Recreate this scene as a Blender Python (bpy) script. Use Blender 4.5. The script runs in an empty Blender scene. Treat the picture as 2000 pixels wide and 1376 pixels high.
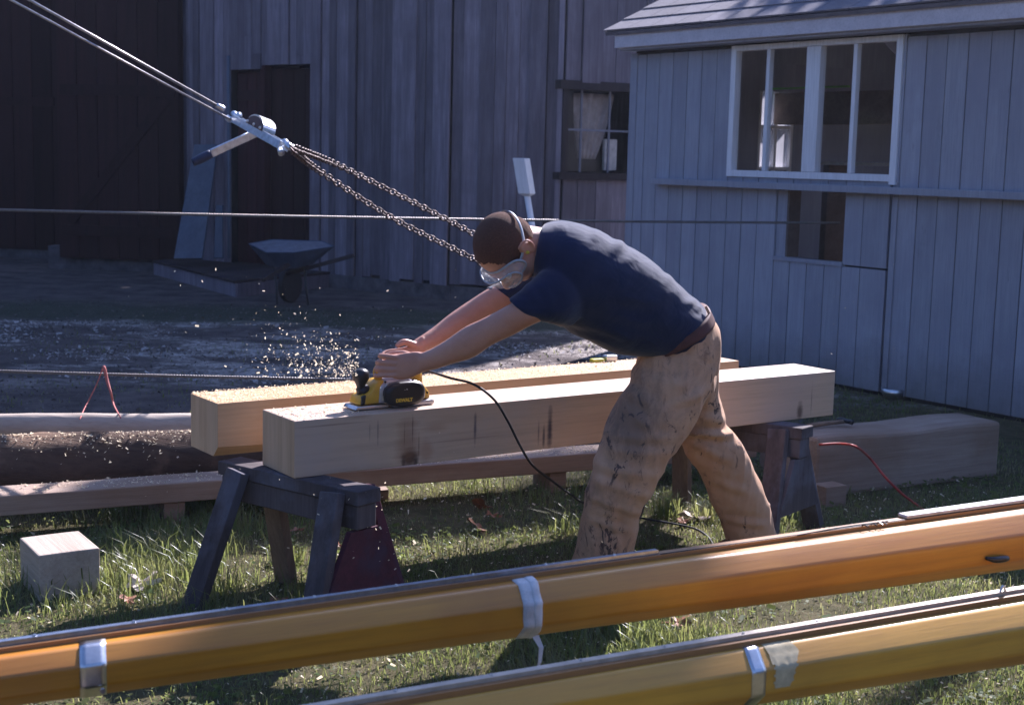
import bpy, bmesh, math, random
import numpy as np
from mathutils import Vector, Matrix, noise
R = math.radians
random.seed(7); rng = np.random.default_rng(7)
scene = bpy.context.scene
C = scene.collection

# ------------------------------------------------------------------ camera, world, sun
FPX = 2780.0
PITCH, ROLL, CAMZ = R(7.74), R(1.43), 1.6
fw = Vector((0, math.cos(PITCH), -math.sin(PITCH)))
r0 = Vector((1, 0, 0)); u0 = Vector((0, math.sin(PITCH), math.cos(PITCH)))
rt = r0*math.cos(ROLL) + u0*math.sin(ROLL)
up = u0*math.cos(ROLL) - r0*math.sin(ROLL)
cam = bpy.data.cameras.new('camera'); co = bpy.data.objects.new('camera', cam); C.objects.link(co)
co.matrix_world = Matrix(((rt.x, up.x, -fw.x, 0), (rt.y, up.y, -fw.y, 0), (rt.z, up.z, -fw.z, CAMZ), (0, 0, 0, 1)))
cam.sensor_width = 36; cam.lens = 36*FPX/2000; cam.clip_end = 500; cam.clip_start = 0.05
cam.dof.use_dof = True; cam.dof.focus_distance = 5.1; cam.dof.aperture_fstop = 6.3
scene.camera = co
SUN_EL, SUN_AZ = R(38), R(27)
S = Vector((math.sin(SUN_AZ)*math.cos(SUN_EL), math.cos(SUN_AZ)*math.cos(SUN_EL), math.sin(SUN_EL)))
w = bpy.data.worlds.new('World'); scene.world = w; w.use_nodes = True
nt = w.node_tree; bg = nt.nodes['Background']
sky = nt.nodes.new('ShaderNodeTexSky'); sky.sky_type = 'NISHITA'; sky.sun_disc = False
sky.sun_elevation = SUN_EL; sky.sun_rotation = SUN_AZ
nt.links.new(sky.outputs[0], bg.inputs[0]); bg.inputs[1].default_value = 0.08; sky.ozone_density = 4.0; sky.air_density = 1.0; sky.dust_density = .6
sl = bpy.data.lights.new('sun', 'SUN'); so = bpy.data.objects.new('sun', sl); C.objects.link(so)
sl.energy = 5.0; sl.angle = R(0.5); sl.color = (1.0, 0.93, 0.82)
so.rotation_euler = S.to_track_quat('Z', 'Y').to_euler(); so.location = (6, 12, 20)
scene.view_settings.view_transform = 'Standard'; scene.view_settings.look = 'None'
scene.view_settings.gamma = 1; scene.view_settings.use_curve_mapping = False
scene.view_settings.exposure = 1.4
scene.view_settings.use_white_balance = True; scene.view_settings.white_balance_temperature = 5700; scene.view_settings.white_balance_tint = 22

# ------------------------------------------------------------------ helpers
CAM = Vector((0, 0, CAMZ))
def ray(x, y):
    return fw + rt*((x-1000)/FPX) - up*((y-688)/FPX)
def at_z(x, y, z):
    d = ray(x, y); return CAM + d*((z-CAMZ)/d.z)
def at_d(x, y, d):
    r = ray(x, y); return CAM + r*(d/r.y)

def thing(name, label, cat, loc=(0, 0, 0), rot=(0, 0, 0), group=None):
    o = bpy.data.objects.new(name, None); C.objects.link(o)
    o.location = loc; o.rotation_euler = rot; o['label'] = label; o['category'] = cat
    o.empty_display_size = .1
    if group: o['group'] = group
    return o
def tag(o, label, cat, group=None):
    o['label'] = label; o['category'] = cat
    if group: o['group'] = group
    return o
def obj(name, bm, mat, parent=None, loc=None, rot=None, smooth=False, bevel=0, sub=0):
    if isinstance(bm, bmesh.types.BMesh):
        me = bpy.data.meshes.new(name); bmesh.ops.recalc_face_normals(bm, faces=bm.faces); bm.to_mesh(me); bm.free()
    else: me = bm
    o = bpy.data.objects.new(name, me); C.objects.link(o)
    if mat and not me.materials: me.materials.append(mat)
    if parent: o.parent = parent
    if loc is not None: o.location = loc
    if rot is not None: o.rotation_euler = rot
    if smooth:
        me.polygons.foreach_set('use_smooth', [True]*len(me.polygons))
    if bevel:
        b = o.modifiers.new('b', 'BEVEL'); b.width = bevel; b.segments = 2; b.limit_method = 'ANGLE'
    if sub:
        b = o.modifiers.new('s', 'SUBSURF'); b.levels = b.render_levels = sub
    return o
def setm(o, **k):
    for a, b in k.items(): o[a] = b
    return o
def box(bm, x0, x1, y0, y1, z0, z1, M=None):
    vs = [bm.verts.new(v) for v in ((x0,y0,z0),(x1,y0,z0),(x1,y1,z0),(x0,y1,z0),(x0,y0,z1),(x1,y0,z1),(x1,y1,z1),(x0,y1,z1))]
    for f in ((0,3,2,1),(4,5,6,7),(0,1,5,4),(1,2,6,5),(2,3,7,6),(3,0,4,7)): bm.faces.new([vs[i] for i in f])
    if M is not None:
        for v in vs: v.co = M @ v.co
    return vs
def bxm(*a, M=None):
    bm = bmesh.new(); box(bm, *a, M=M); return bm
def beam_between(bm, a, b, wx, wy, upv=(0, 0, 1)):
    a = Vector(a); b = Vector(b); t = (b-a); L = t.length; t.normalize()
    u = Vector(upv); s = t.cross(u)
    if s.length < 1e-4: s = t.cross(Vector((1, 0, 0)))
    s.normalize(); u = s.cross(t)
    M = Matrix(((t.x, s.x, u.x, a.x), (t.y, s.y, u.y, a.y), (t.z, s.z, u.z, a.z), (0, 0, 0, 1)))
    box(bm, 0, L, -wx/2, wx/2, -wy/2, wy/2, M)
def catmull(P, n):
    P = [np.array(p, float) for p in P]
    if len(P) < 3: return [P[0] + (P[-1]-P[0])*k/n for k in range(n+1)]
    Q = [2*P[0]-P[1]] + P + [2*P[-1]-P[-2]]
    out = []
    for i in range(1, len(Q)-2):
        for k in range(n):
            t = k/n
            out.append(.5*((2*Q[i]) + (-Q[i-1]+Q[i+1])*t + (2*Q[i-1]-5*Q[i]+4*Q[i+1]-Q[i+2])*t*t + (-Q[i-1]+3*Q[i]-3*Q[i+1]+Q[i+2])*t**3))
    out.append(P[-1]); return out
def tube(bm, pts, rad, seg=10, n=4, caps=True):
    """round tube through 3D points; rad a number or a list"""
    if not isinstance(rad, (list, tuple)): rad = [rad]*len(pts)
    D = catmull([tuple(p)+(r,) for p, r in zip(pts, rad)], n)
    cs = [Vector(d[:3]) for d in D]; rs = [d[3] for d in D]
    prev = None; rings = []
    for i, c in enumerate(cs):
        t = (cs[min(i+1, len(cs)-1)] - cs[max(i-1, 0)]).normalized()
        if prev is None:
            nrm = t.cross(Vector((0, 0, 1)))
            if nrm.length < .1: nrm = t.cross(Vector((1, 0, 0)))
        else: nrm = prev - t*prev.dot(t)
        nrm.normalize(); prev = nrm; b = t.cross(nrm)
        rings.append([bm.verts.new(c + (nrm*math.cos(a) + b*math.sin(a))*rs[i]) for a in [2*math.pi*k/seg for k in range(seg)]])
    for a, b in zip(rings, rings[1:]):
        for k in range(seg): bm.faces.new((a[k], a[(k+1) % seg], b[(k+1) % seg], b[k]))
    if caps: bm.faces.new(rings[0][::-1]); bm.faces.new(rings[-1])
def ell(bm, c, r, M=None, seg=20):
    m = Matrix.Translation(c) @ Matrix.Diagonal((r[0], r[1], r[2], 1))
    if M is not None: m = M @ m
    bmesh.ops.create_uvsphere(bm, u_segments=seg, v_segments=seg//2+2, radius=1, matrix=m)
def rings_loft(bm, rings, caps=True):
    R_ = [[bm.verts.new(p) for p in r] for r in rings]; n = len(R_[0])
    for a, b in zip(R_, R_[1:]):
        for k in range(n): bm.faces.new((a[k], a[(k+1) % n], b[(k+1) % n], b[k]))
    if caps: bm.faces.new(R_[0][::-1]); bm.faces.new(R_[-1])
def contour(bm, rows, n=5, seg=28, p=2.3, roundcap=(0, 0)):
    """loft through rows (xa,ya,xb,yb,d,w): two outline pixels, distance, half depth"""
    D = catmull([list(at_d(r[0], r[1], r[4])) + list(at_d(r[2], r[3], r[4])) + [r[5]] for r in rows], n)
    mids = [Vector((d[:3]+d[3:6])/2) for d in D]
    rings = []
    for i, d in enumerate(D):
        a = Vector(d[:3]); b = Vector(d[3:6]); c = (a+b)/2; h = (a-b)/2
        ax = (mids[min(i+1, len(D)-1)] - mids[max(i-1, 0)]).normalized()
        r1 = h.length; hn = h.normalized()
        dep = ax.cross(hn).normalized()
        ring = []
        for k in range(seg):
            t = 2*math.pi*k/seg; cs, sn = math.cos(t), math.sin(t)
            e = 2/p
            ring.append(c + hn*(r1*math.copysign(abs(cs)**e, cs)) + dep*(d[6]*math.copysign(abs(sn)**e, sn)))
        rings.append(ring)
    rings_loft(bm, rings)
def fuse(name, bm, voxel, smooth_it=4, mat=None, parent=None):
    """union closed shells into one continuous surface (voxel remesh), return the object"""
    bmesh.ops.recalc_face_normals(bm, faces=bm.faces)
    me = bpy.data.meshes.new(name+'_raw'); bm.to_mesh(me); bm.free()
    o = bpy.data.objects.new(name+'_raw', me); C.objects.link(o)
    m = o.modifiers.new('r', 'REMESH'); m.mode = 'VOXEL'; m.voxel_size = voxel; m.use_smooth_shade = True
    if smooth_it:
        s = o.modifiers.new('s', 'SMOOTH'); s.factor = .5; s.iterations = smooth_it
    dg = bpy.context.evaluated_depsgraph_get()
    me2 = bpy.data.meshes.new_from_object(o.evaluated_get(dg)); me2.name = name
    bpy.data.objects.remove(o); bpy.data.meshes.remove(me)
    r = bpy.data.objects.new(name, me2); C.objects.link(r)
    if mat: me2.materials.clear(); me2.materials.append(mat)
    if parent: r.parent = parent
    me2.polygons.foreach_set('use_smooth', [True]*len(me2.polygons))
    return r
def mesh_np(name, V, F, mat, k=4):
    me = bpy.data.meshes.new(name); nV, nF = len(V), len(F)
    me.vertices.add(nV); me.vertices.foreach_set('co', np.asarray(V, np.float32).ravel())
    me.loops.add(nF*k); me.loops.foreach_set('vertex_index', np.asarray(F, np.int32).ravel())
    me.polygons.add(nF); me.polygons.foreach_set('loop_start', np.arange(0, nF*k, k, dtype=np.int32))
    me.update(); me.validate(); me.materials.append(mat)
    o = bpy.data.objects.new(name, me); C.objects.link(o); return o

# ------------------------------------------------------------------ materials
def newmat(name, rough=.8, spec=.3):
    m = bpy.data.materials.new(name); m.use_nodes = True
    b = m.node_tree.nodes['Principled BSDF']; b.inputs['Roughness'].default_value = rough
    b.inputs['Specular IOR Level'].default_value = spec
    return m, m.node_tree, b
def N(nt, t, **kw):
    n = nt.nodes.new('ShaderNode'+t)
    for a, v in kw.items(): setattr(n, a, v)
    return n
def mathn(nt, op, a, b=None, clamp=False):
    n = N(nt, 'Math', operation=op); n.use_clamp = clamp
    for i, v in enumerate((a, b)):
        if v is None: continue
        if hasattr(v, 'links'): nt.links.new(v, n.inputs[i])
        else: n.inputs[i].default_value = v
    return n.outputs[0]
def mixc(nt, fac, a, b, mode='MIX'):
    n = N(nt, 'Mix', data_type='RGBA', blend_type=mode)
    for s, v in ((n.inputs[0], fac), (n.inputs[6], a), (n.inputs[7], b)):
        if hasattr(v, 'links'): nt.links.new(v, s)
        elif isinstance(v, (int, float)): s.default_value = v
        else: s.default_value = (*v, 1)
    return n.outputs[2]
def coords(nt, scale=(1, 1, 1), rnd=False, src='Object'):
    tc = N(nt, 'TexCoord') if src == 'Object' else N(nt, 'NewGeometry')
    v = tc.outputs['Object' if src == 'Object' else 'Position']
    if rnd:
        oi = N(nt, 'ObjectInfo'); va = N(nt, 'VectorMath', operation='ADD'); vs = N(nt, 'VectorMath', operation='SCALE')
        cx = N(nt, 'CombineXYZ'); nt.links.new(oi.outputs['Random'], cx.inputs[0]); nt.links.new(oi.outputs['Random'], cx.inputs[1]); nt.links.new(oi.outputs['Random'], cx.inputs[2])
        nt.links.new(cx.outputs[0], vs.inputs[0]); vs.inputs['Scale'].default_value = 17.3
        nt.links.new(v, va.inputs[0]); nt.links.new(vs.outputs[0], va.inputs[1]); v = va.outputs[0]
    mp = N(nt, 'Mapping'); mp.inputs['Scale'].default_value = scale; nt.links.new(v, mp.inputs[0])
    return mp.outputs[0]
def noi(nt, vec, scale, detail=5, rough=.55, dist=0):
    n = N(nt, 'TexNoise'); n.inputs['Scale'].default_value = scale; n.inputs['Detail'].default_value = detail
    n.inputs['Roughness'].default_value = rough; n.inputs['Distortion'].default_value = dist
    nt.links.new(vec, n.inputs['Vector']); return n.outputs[0]
def ramp(nt, v, lo, hi):
    n = N(nt, 'MapRange'); n.inputs[1].default_value = lo; n.inputs[2].default_value = hi
    nt.links.new(v, n.inputs[0]); return n.outputs[0]
def bump(nt, b, h, strength=.3, dist=.01):
    n = N(nt, 'Bump'); n.inputs['Strength'].default_value = strength; n.inputs['Distance'].default_value = dist
    nt.links.new(h, n.inputs['Height']); nt.links.new(n.outputs[0], b.inputs['Normal']); return n
def wood(name, c1, c2, axis='X', freq=14, rough=.75, var=.35, dirt=None, bumpd=.004, spec=.25, coat=0, spots=(), patch=None):
    """wood grain: stretched noise along an axis, per-object tint, knots/stains as spots (local x,y,z,radius xyz,strength,colour)"""
    m, nt, b = newmat(name, rough, spec)
    st = {'X': (.06, 1, 1), 'Y': (1, .06, 1), 'Z': (1, 1, .06)}[axis]
    v = coords(nt, st, rnd=True); g = noi(nt, v, freq, 8, .65, .4)
    v2 = coords(nt, tuple(s*3 if s == 1 else s*2 for s in st), rnd=True); f = noi(nt, v2, freq*2.2, 6, .7)
    v3 = coords(nt, (1, 1, 1), rnd=True); big = noi(nt, v3, 1.7, 4, .6)
    col = mixc(nt, ramp(nt, g, .3, .72), c1, c2)
    col = mixc(nt, mathn(nt, 'MULTIPLY', ramp(nt, f, .45, .75), .45), col, tuple(x*.55 for x in c2))
    if patch:
        col = mixc(nt, mathn(nt, 'MULTIPLY', ramp(nt, noi(nt, v3, patch[1], 5, .6), .48, .62), patch[2]), col, patch[0])
    if dirt:
        col = mixc(nt, mathn(nt, 'MULTIPLY', ramp(nt, big, .42, .7), .7), col, dirt)
    oi = N(nt, 'ObjectInfo')
    hsv = N(nt, 'HueSaturation'); nt.links.new(col, hsv.inputs['Color'])
    nt.links.new(ramp(nt, oi.outputs['Random'], 0, 1), hsv.inputs['Value'])
    mr = N(nt, 'MapRange'); mr.inputs[3].default_value = 1-var; mr.inputs[4].default_value = 1+var
    nt.links.new(oi.outputs['Random'], mr.inputs[0]); nt.links.new(mr.outputs[0], hsv.inputs['Value'])
    col = hsv.outputs[0]
    for (px, py, pz, rx, ry, rz, s, cc) in spots:
        tc = N(nt, 'TexCoord'); mp = N(nt, 'Mapping'); mp.vector_type = 'POINT'
        mp.inputs['Location'].default_value = (-px/rx, -py/ry, -pz/rz); mp.inputs['Scale'].default_value = (1/rx, 1/ry, 1/rz)
        nt.links.new(tc.outputs['Object'], mp.inputs[0])
        ln = N(nt, 'VectorMath', operation='LENGTH'); nt.links.new(mp.outputs[0], ln.inputs[0])
        ww = mathn(nt, 'ADD', ln.outputs['Value'], mathn(nt, 'MULTIPLY', mathn(nt, 'SUBTRACT', noi(nt, v2, 6, 4, .7), .5), 1.6))
        fac = mathn(nt, 'MULTIPLY', ramp(nt, ww, 1.1, .3), s, True)
        col = mixc(nt, fac, col, cc)
    nt.links.new(col, b.inputs['Base Color'])
    bump(nt, b, mathn(nt, 'ADD', mathn(nt, 'MULTIPLY', g, 1), mathn(nt, 'MULTIPLY', f, .6)), .6, bumpd)
    if coat: b.inputs['Coat Weight'].default_value = coat; b.inputs['Coat Roughness'].default_value = .2
    return m
def plain(name, col, rough=.6, metal=0, spec=.4, nscale=20, amt=.25, bumpd=.001, dark=None, src='Object'):
    m, nt, b = newmat(name, rough, spec); v = coords(nt, src=src)
    n1 = noi(nt, v, nscale, 6, .65)
    c = mixc(nt, ramp(nt, n1, .3, .7), tuple(x*(1-amt) for x in col), tuple(min(1, x*(1+amt)) for x in col))
    if dark: c = mixc(nt, mathn(nt, 'MULTIPLY', ramp(nt, noi(nt, v, nscale*.35, 6, .7), .5, .64), dark[1]), c, dark[0])
    nt.links.new(c, b.inputs['Base Color']); b.inputs['Metallic'].default_value = metal
    if bumpd: bump(nt, b, n1, .5, bumpd)
    return m

M_barn = wood('weathered_barn_wood', (.27, .235, .275), (.13, .11, .13), 'Z', 22, .9, .36, dirt=(.13, .11, .13), bumpd=.008)
M_barnd = wood('weathered_trim_wood', (.06, .045, .045), (.03, .024, .026), 'Z', 22, .9, .25, bumpd=.006)
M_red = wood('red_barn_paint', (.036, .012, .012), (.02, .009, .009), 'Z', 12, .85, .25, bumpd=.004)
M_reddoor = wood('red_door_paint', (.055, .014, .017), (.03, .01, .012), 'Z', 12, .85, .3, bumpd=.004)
M_shed = wood('grey_painted_boards', (.39, .40, .46), (.31, .32, .38), 'Z', 16, .8, .07, dirt=(.27, .27, .33), bumpd=.003)
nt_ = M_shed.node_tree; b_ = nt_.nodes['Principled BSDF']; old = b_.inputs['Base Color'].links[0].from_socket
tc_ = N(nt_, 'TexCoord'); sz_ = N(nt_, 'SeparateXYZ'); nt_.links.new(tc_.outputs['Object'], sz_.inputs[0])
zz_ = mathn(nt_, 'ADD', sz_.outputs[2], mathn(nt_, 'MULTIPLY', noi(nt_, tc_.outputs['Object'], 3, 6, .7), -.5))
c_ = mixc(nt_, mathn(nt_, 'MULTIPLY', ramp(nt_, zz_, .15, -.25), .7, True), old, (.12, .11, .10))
c_ = mixc(nt_, mathn(nt_, 'MULTIPLY', ramp(nt_, noi(nt_, coords(nt_, (1, 1, .25)), 9, 8, .8), .6, .7), .45), c_, (.17, .165, .18))
nt_.links.new(c_, b_.inputs['Base Color'])
M_white = wood('white_window_paint', (.85, .85, .88), (.74, .74, .77), 'Z', 14, .6, .05, bumpd=.002)
M_fascia = wood('pale_grey_fascia', (.66, .62, .66), (.54, .51, .55), 'X', 10, .8, .05, bumpd=.003)
M_dark = plain('dark_interior', (.02, .018, .018), .9)
M_inwood = wood('interior_wood', (.22, .17, .145), (.13, .1, .085), 'X', 9, .9, .3)
M_shingle = wood('roof_shingle', (.20, .19, .22), (.15, .14, .165), 'Y', 12, .9, .12)
M_stone = plain('foundation_stone', (.09, .08, .085), .9, nscale=6, amt=.5, bumpd=.03)
M_grey = wood('grey_plank', (.12, .135, .17), (.085, .095, .12), 'Z', 8, .85, .1)
M_log = wood('barked_log', (.12, .075, .05), (.045, .03, .024), 'X', 9, .95, .1, bumpd=.03, patch=((.30, .19, .12), 2.2, .6))
M_logpale = wood('peeled_log', (.5, .42, .34), (.36, .29, .23), 'X', 10, .8, .05, bumpd=.005)
M_oldbeam = wood('old_timber', (.40, .31, .24), (.24, .16, .12), 'X', 12, .85, .12, bumpd=.006, dirt=(.2, .12, .07))
M_endgrain = wood('block_wood', (.50, .42, .34), (.34, .27, .21), 'Y', 14, .85, .05, bumpd=.006)
M_horse = wood('sawhorse_grey_wood', (.13, .105, .105), (.06, .048, .05), 'Z', 16, .85, .15, bumpd=.004, patch=((.2, .2, .25), 4, .5))
M_horsewood = wood('sawhorse_plain_wood', (.26, .18, .12), (.15, .1, .07), 'Z', 16, .85, .1, bumpd=.003)
M_horsered = wood('sawhorse_red_paint', (.12, .035, .048), (.07, .026, .035), 'X', 14, .8, .1, bumpd=.003, patch=((.07, .05, .08), 6, .6))
M_black = plain('black_plastic', (.015, .016, .02), .38, nscale=60, spec=.5)
M_rubber = plain('black_rubber', (.02, .018, .02), .6)
M_yellow = plain('yellow_plastic', (.62, .36, .03), .4, nscale=30, amt=.12, spec=.5, dark=((.25, .16, .05), .5))
M_lightgrey = plain('grey_casting', (.42, .42, .46), .35, metal=.5, nscale=50, amt=.15)
M_steel = plain('bright_steel', (.6, .6, .62), .3, metal=1, nscale=40, amt=.15)
M_cable = plain('steel_cable', (.45, .42, .42), .35, metal=.9)
M_chain = plain('rusty_chain', (.085, .055, .05), .5, metal=.5, nscale=80, amt=.4)
M_redcord = plain('red_cord', (.42, .05, .035), .6)
M_skin, nt_, b_ = newmat('skin', .48, .35)
v_ = coords(nt_); c_ = mixc(nt_, ramp(nt_, noi(nt_, v_, 9, 5, .6), .35, .7), (.46, .235, .165), (.54, .30, .22))
c_ = mixc(nt_, mathn(nt_, 'MULTIPLY', ramp(nt_, noi(nt_, v_, 60, 4, .7), .55, .8), .3), c_, (.38, .15, .1))
nt_.links.new(c_, b_.inputs['Base Color']); b_.inputs['Subsurface Weight'].default_value = .12
b_.inputs['Subsurface Radius'].default_value = (.012, .004, .002); b_.inputs['Subsurface Scale'].default_value = 1
bump(nt_, b_, mathn(nt_, 'ADD', noi(nt_, v_, 180, 4, .6), mathn(nt_, 'MULTIPLY', noi(nt_, v_, 28, 3, .5), 2.0)), .4, .0018)
M_nail = plain('finger_nail', (.5, .3, .26), .35)
# buzz-cut hair
M_hair, nt_, b_ = newmat('buzz_cut_hair', .85, .1)
v_ = coords(nt_); h1 = noi(nt_, v_, 700, 2, .8)
nt_.links.new(mixc(nt_, ramp(nt_, h1, .4, .62), (.035, .016, .012), (.20, .10, .07)), b_.inputs['Base Color'])
bump(nt_, b_, h1, 1, .003); b_.inputs['Sheen Weight'].default_value = .05
# shirt
M_shirt, nt_, b_ = newmat('navy_cotton', .85, .15)
v_ = coords(nt_); c_ = mixc(nt_, ramp(nt_, noi(nt_, v_, 7, 5, .6), .3, .7), (.007, .014, .046), (.012, .022, .066))
nt_.links.new(c_, b_.inputs['Base Color']); b_.inputs['Sheen Weight'].default_value = .25
bump(nt_, b_, mathn(nt_, 'ADD', mathn(nt_, 'MULTIPLY', noi(nt_, coords(nt_, (1, .6, 1.3)), 9, 3, .5, 1.2), 1.0), mathn(nt_, 'MULTIPLY', noi(nt_, v_, 420, 3, .6), .03)), .45, .015)
# work trousers with grime and paint
M_trous, nt_, b_ = newmat('stained_canvas', .9, .12)
v_ = coords(nt_)
c_ = mixc(nt_, ramp(nt_, noi(nt_, v_, 5, 6, .65), .3, .7), (.48, .28, .165), (.59, .38, .245))
c_ = mixc(nt_, mathn(nt_, 'MULTIPLY', ramp(nt_, noi(nt_, v_, 6, 9, .75, .5), .5, .66), .42), c_, (.17, .12, .085))
c_ = mixc(nt_, mathn(nt_, 'MULTIPLY', mathn(nt_, 'MULTIPLY', ramp(nt_, noi(nt_, coords(nt_, (1.3, 1.3, .7)), 15, 6, .72, 1.0), .56, .6), ramp(nt_, noi(nt_, v_, 3.3, 3, .6), .38, .52)), .88), c_, (.05, .04, .045))
# grimier thigh and seat
mp_ = N(nt_, 'Mapping'); tc_ = N(nt_, 'TexCoord'); nt_.links.new(tc_.outputs['Object'], mp_.inputs[0])
pt_ = at_d(1235, 815, 5.1) - at_z(1300, 1140, 0)
mp_.inputs['Location'].default_value = (-pt_.x/.14, -pt_.y/.3, -pt_.z/.2); mp_.inputs['Scale'].default_value = (1/.14, 1/.3, 1/.2)
ln_ = N(nt_, 'VectorMath', operation='LENGTH'); nt_.links.new(mp_.outputs[0], ln_.inputs[0])
gr_ = mathn(nt_, 'MULTIPLY', ramp(nt_, mathn(nt_, 'ADD', ln_.outputs['Value'], mathn(nt_, 'MULTIPLY', noi(nt_, coords(nt_, (1.6, 1, .6)), 14, 8, .8, .6), 1.9)), 2.0, 1.35), .62, True)
c_ = mixc(nt_, gr_, c_, (.10, .085, .08))
nt_.links.new(c_, b_.inputs['Base Color']); b_.inputs['Sheen Weight'].default_value = .05
bump(nt_, b_, noi(nt_, v_, 300, 3, .6), .35, .0015)
M_belt = plain('brown_leather', (.085, .032, .028), .75, nscale=30)
M_boot = plain('tan_leather_boot', (.16, .09, .05), .7, nscale=20, amt=.35)
M_glass, nt_, b_ = newmat('window_glass', .03, .5)
b_.inputs['Base Color'].default_value = (.9, .93, .95, 1); b_.inputs['Transmission Weight'].default_value = 1; b_.inputs['IOR'].default_value = 1.45
tr_ = N(nt_, 'BsdfTransparent'); gl_ = N(nt_, 'BsdfGlossy'); gl_.inputs['Roughness'].default_value = .03
mx_ = N(nt_, 'MixShader'); fr_ = N(nt_, 'Fresnel'); fr_.inputs[0].default_value = 1.5
geo_ = N(nt_, 'NewGeometry'); nt_.links.new(mathn(nt_, 'MULTIPLY', fr_.outputs[0], mathn(nt_, 'SUBTRACT', 1.0, geo_.outputs['Backfacing'])), mx_.inputs[0]); nt_.links.new(tr_.outputs[0], mx_.inputs[1]); nt_.links.new(gl_.outputs[0], mx_.inputs[2])
nt_.links.new(mx_.outputs[0], nt_.nodes['Material Output'].inputs[0])
M_goggle, nt_, b_ = newmat('clear_goggle_plastic', .12, .6)
b_.inputs['Base Color'].default_value = (.8, .84, .88, 1); b_.inputs['Alpha'].default_value = .14
M_gogrim = plain('goggle_rim_vinyl', (.34, .38, .44), .35, nscale=30, amt=.08)
M_tape = plain('white_tape', (.62, .6, .6), .7, nscale=30, amt=.15, dark=((.3, .28, .28), .5))
M_paper = plain('torn_masking_tape', (.50, .42, .26), .8, nscale=25, amt=.3, dark=((.45, .28, .08), .6))

# ------------------------------------------------------------------ ground
def ground_h(x, y):
    return 0.0
bm = bmesh.new(); bmesh.ops.create_grid(bm, x_segments=60, y_segments=60, size=120)
Mg, nt_, b_ = newmat('yard_ground', .95, .1)
v_ = coords(nt_, src='pos'); sp_ = N(nt_, 'SeparateXYZ'); nt_.links.new(v_, sp_.inputs[0])
dirt = mixc(nt_, ramp(nt_, noi(nt_, v_, 3, 8, .7), .3, .7), (.05, .042, .04), (.17, .14, .13))
grassc = mixc(nt_, ramp(nt_, noi(nt_, v_, 8, 6, .7), .3, .7), (.05, .052, .02), (.15, .125, .07))
yy = mathn(nt_, 'ADD', sp_.outputs[1], mathn(nt_, 'MULTIPLY', noi(nt_, v_, .8, 4, .6), 1.5))
yx = mathn(nt_, 'SUBTRACT', yy, mathn(nt_, 'MULTIPLY', ramp(nt_, sp_.outputs[0], .3, 1.6), 4.5))
c_ = mixc(nt_, ramp(nt_, yx, 7.6, 8.8), grassc, dirt)
# dull green band beyond the sawdust
gb = mathn(nt_, 'MULTIPLY', ramp(nt_, yy, 13.7, 14.2), ramp(nt_, yy, 16.0, 15.2), True)
c_ = mixc(nt_, mathn(nt_, 'MULTIPLY', gb, .75), c_, (.05, .062, .038))
sd = ramp(nt_, noi(nt_, coords(nt_, (.5, .9, 1), src='pos'), 1.3, 9, .72), .49, .56)
band = mathn(nt_, 'MULTIPLY', ramp(nt_, yy, 9.8, 11.2), ramp(nt_, yy, 14.4, 13.6), True)
sd = mathn(nt_, 'MULTIPLY', sd, ramp(nt_, noi(nt_, v_, 5, 8, .8), .4, .52), True)
sd = mathn(nt_, 'MULTIPLY', mathn(nt_, 'MULTIPLY', sd, band), ramp(nt_, noi(nt_, v_, 16, 6, .85), .36, .56), True)
c_ = mixc(nt_, mathn(nt_, 'MULTIPLY', sd, .95), c_, (.56, .50, .45))
nt_.links.new(c_, b_.inputs['Base Color']); bump(nt_, b_, noi(nt_, v_, 30, 8, .75), .8, .03)
g = obj('ground', bm, Mg); g['kind'] = 'structure'

# ------------------------------------------------------------------ plank walls
class Wall:
    """vertical wall from ground point P to ground point Q, normal towards the camera side"""
    def __init__(s, P, Q):
        s.P = Vector((P[0], P[1], 0)); s.Q = Vector((Q[0], Q[1], 0)); s.t = (s.Q-s.P).normalized(); s.L = (s.Q-s.P).length
        s.n = Vector((s.t.y, -s.t.x, 0))
        if s.n.dot(CAM - s.P) < 0: s.n = -s.n
        s.out = -1 if s.n.dot(Vector((s.t.y, -s.t.x, 0))) > 0 else 1   # local +Y = t rotated by 90 deg
        s.ang = math.atan2(s.t.y, s.t.x)
    def hit(s, x, y, off=0):
        d = ray(x, y); k = ((s.P + s.n*off) - CAM).dot(s.n)/d.dot(s.n); p = CAM + d*k
        return (p-s.P).dot(s.t), p.z
    # local frame: X along the wall, -Y towards the camera, Z up
    def M(s): return Matrix.Translation(s.P) @ Matrix.Rotation(s.ang, 4, 'Z')
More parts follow.
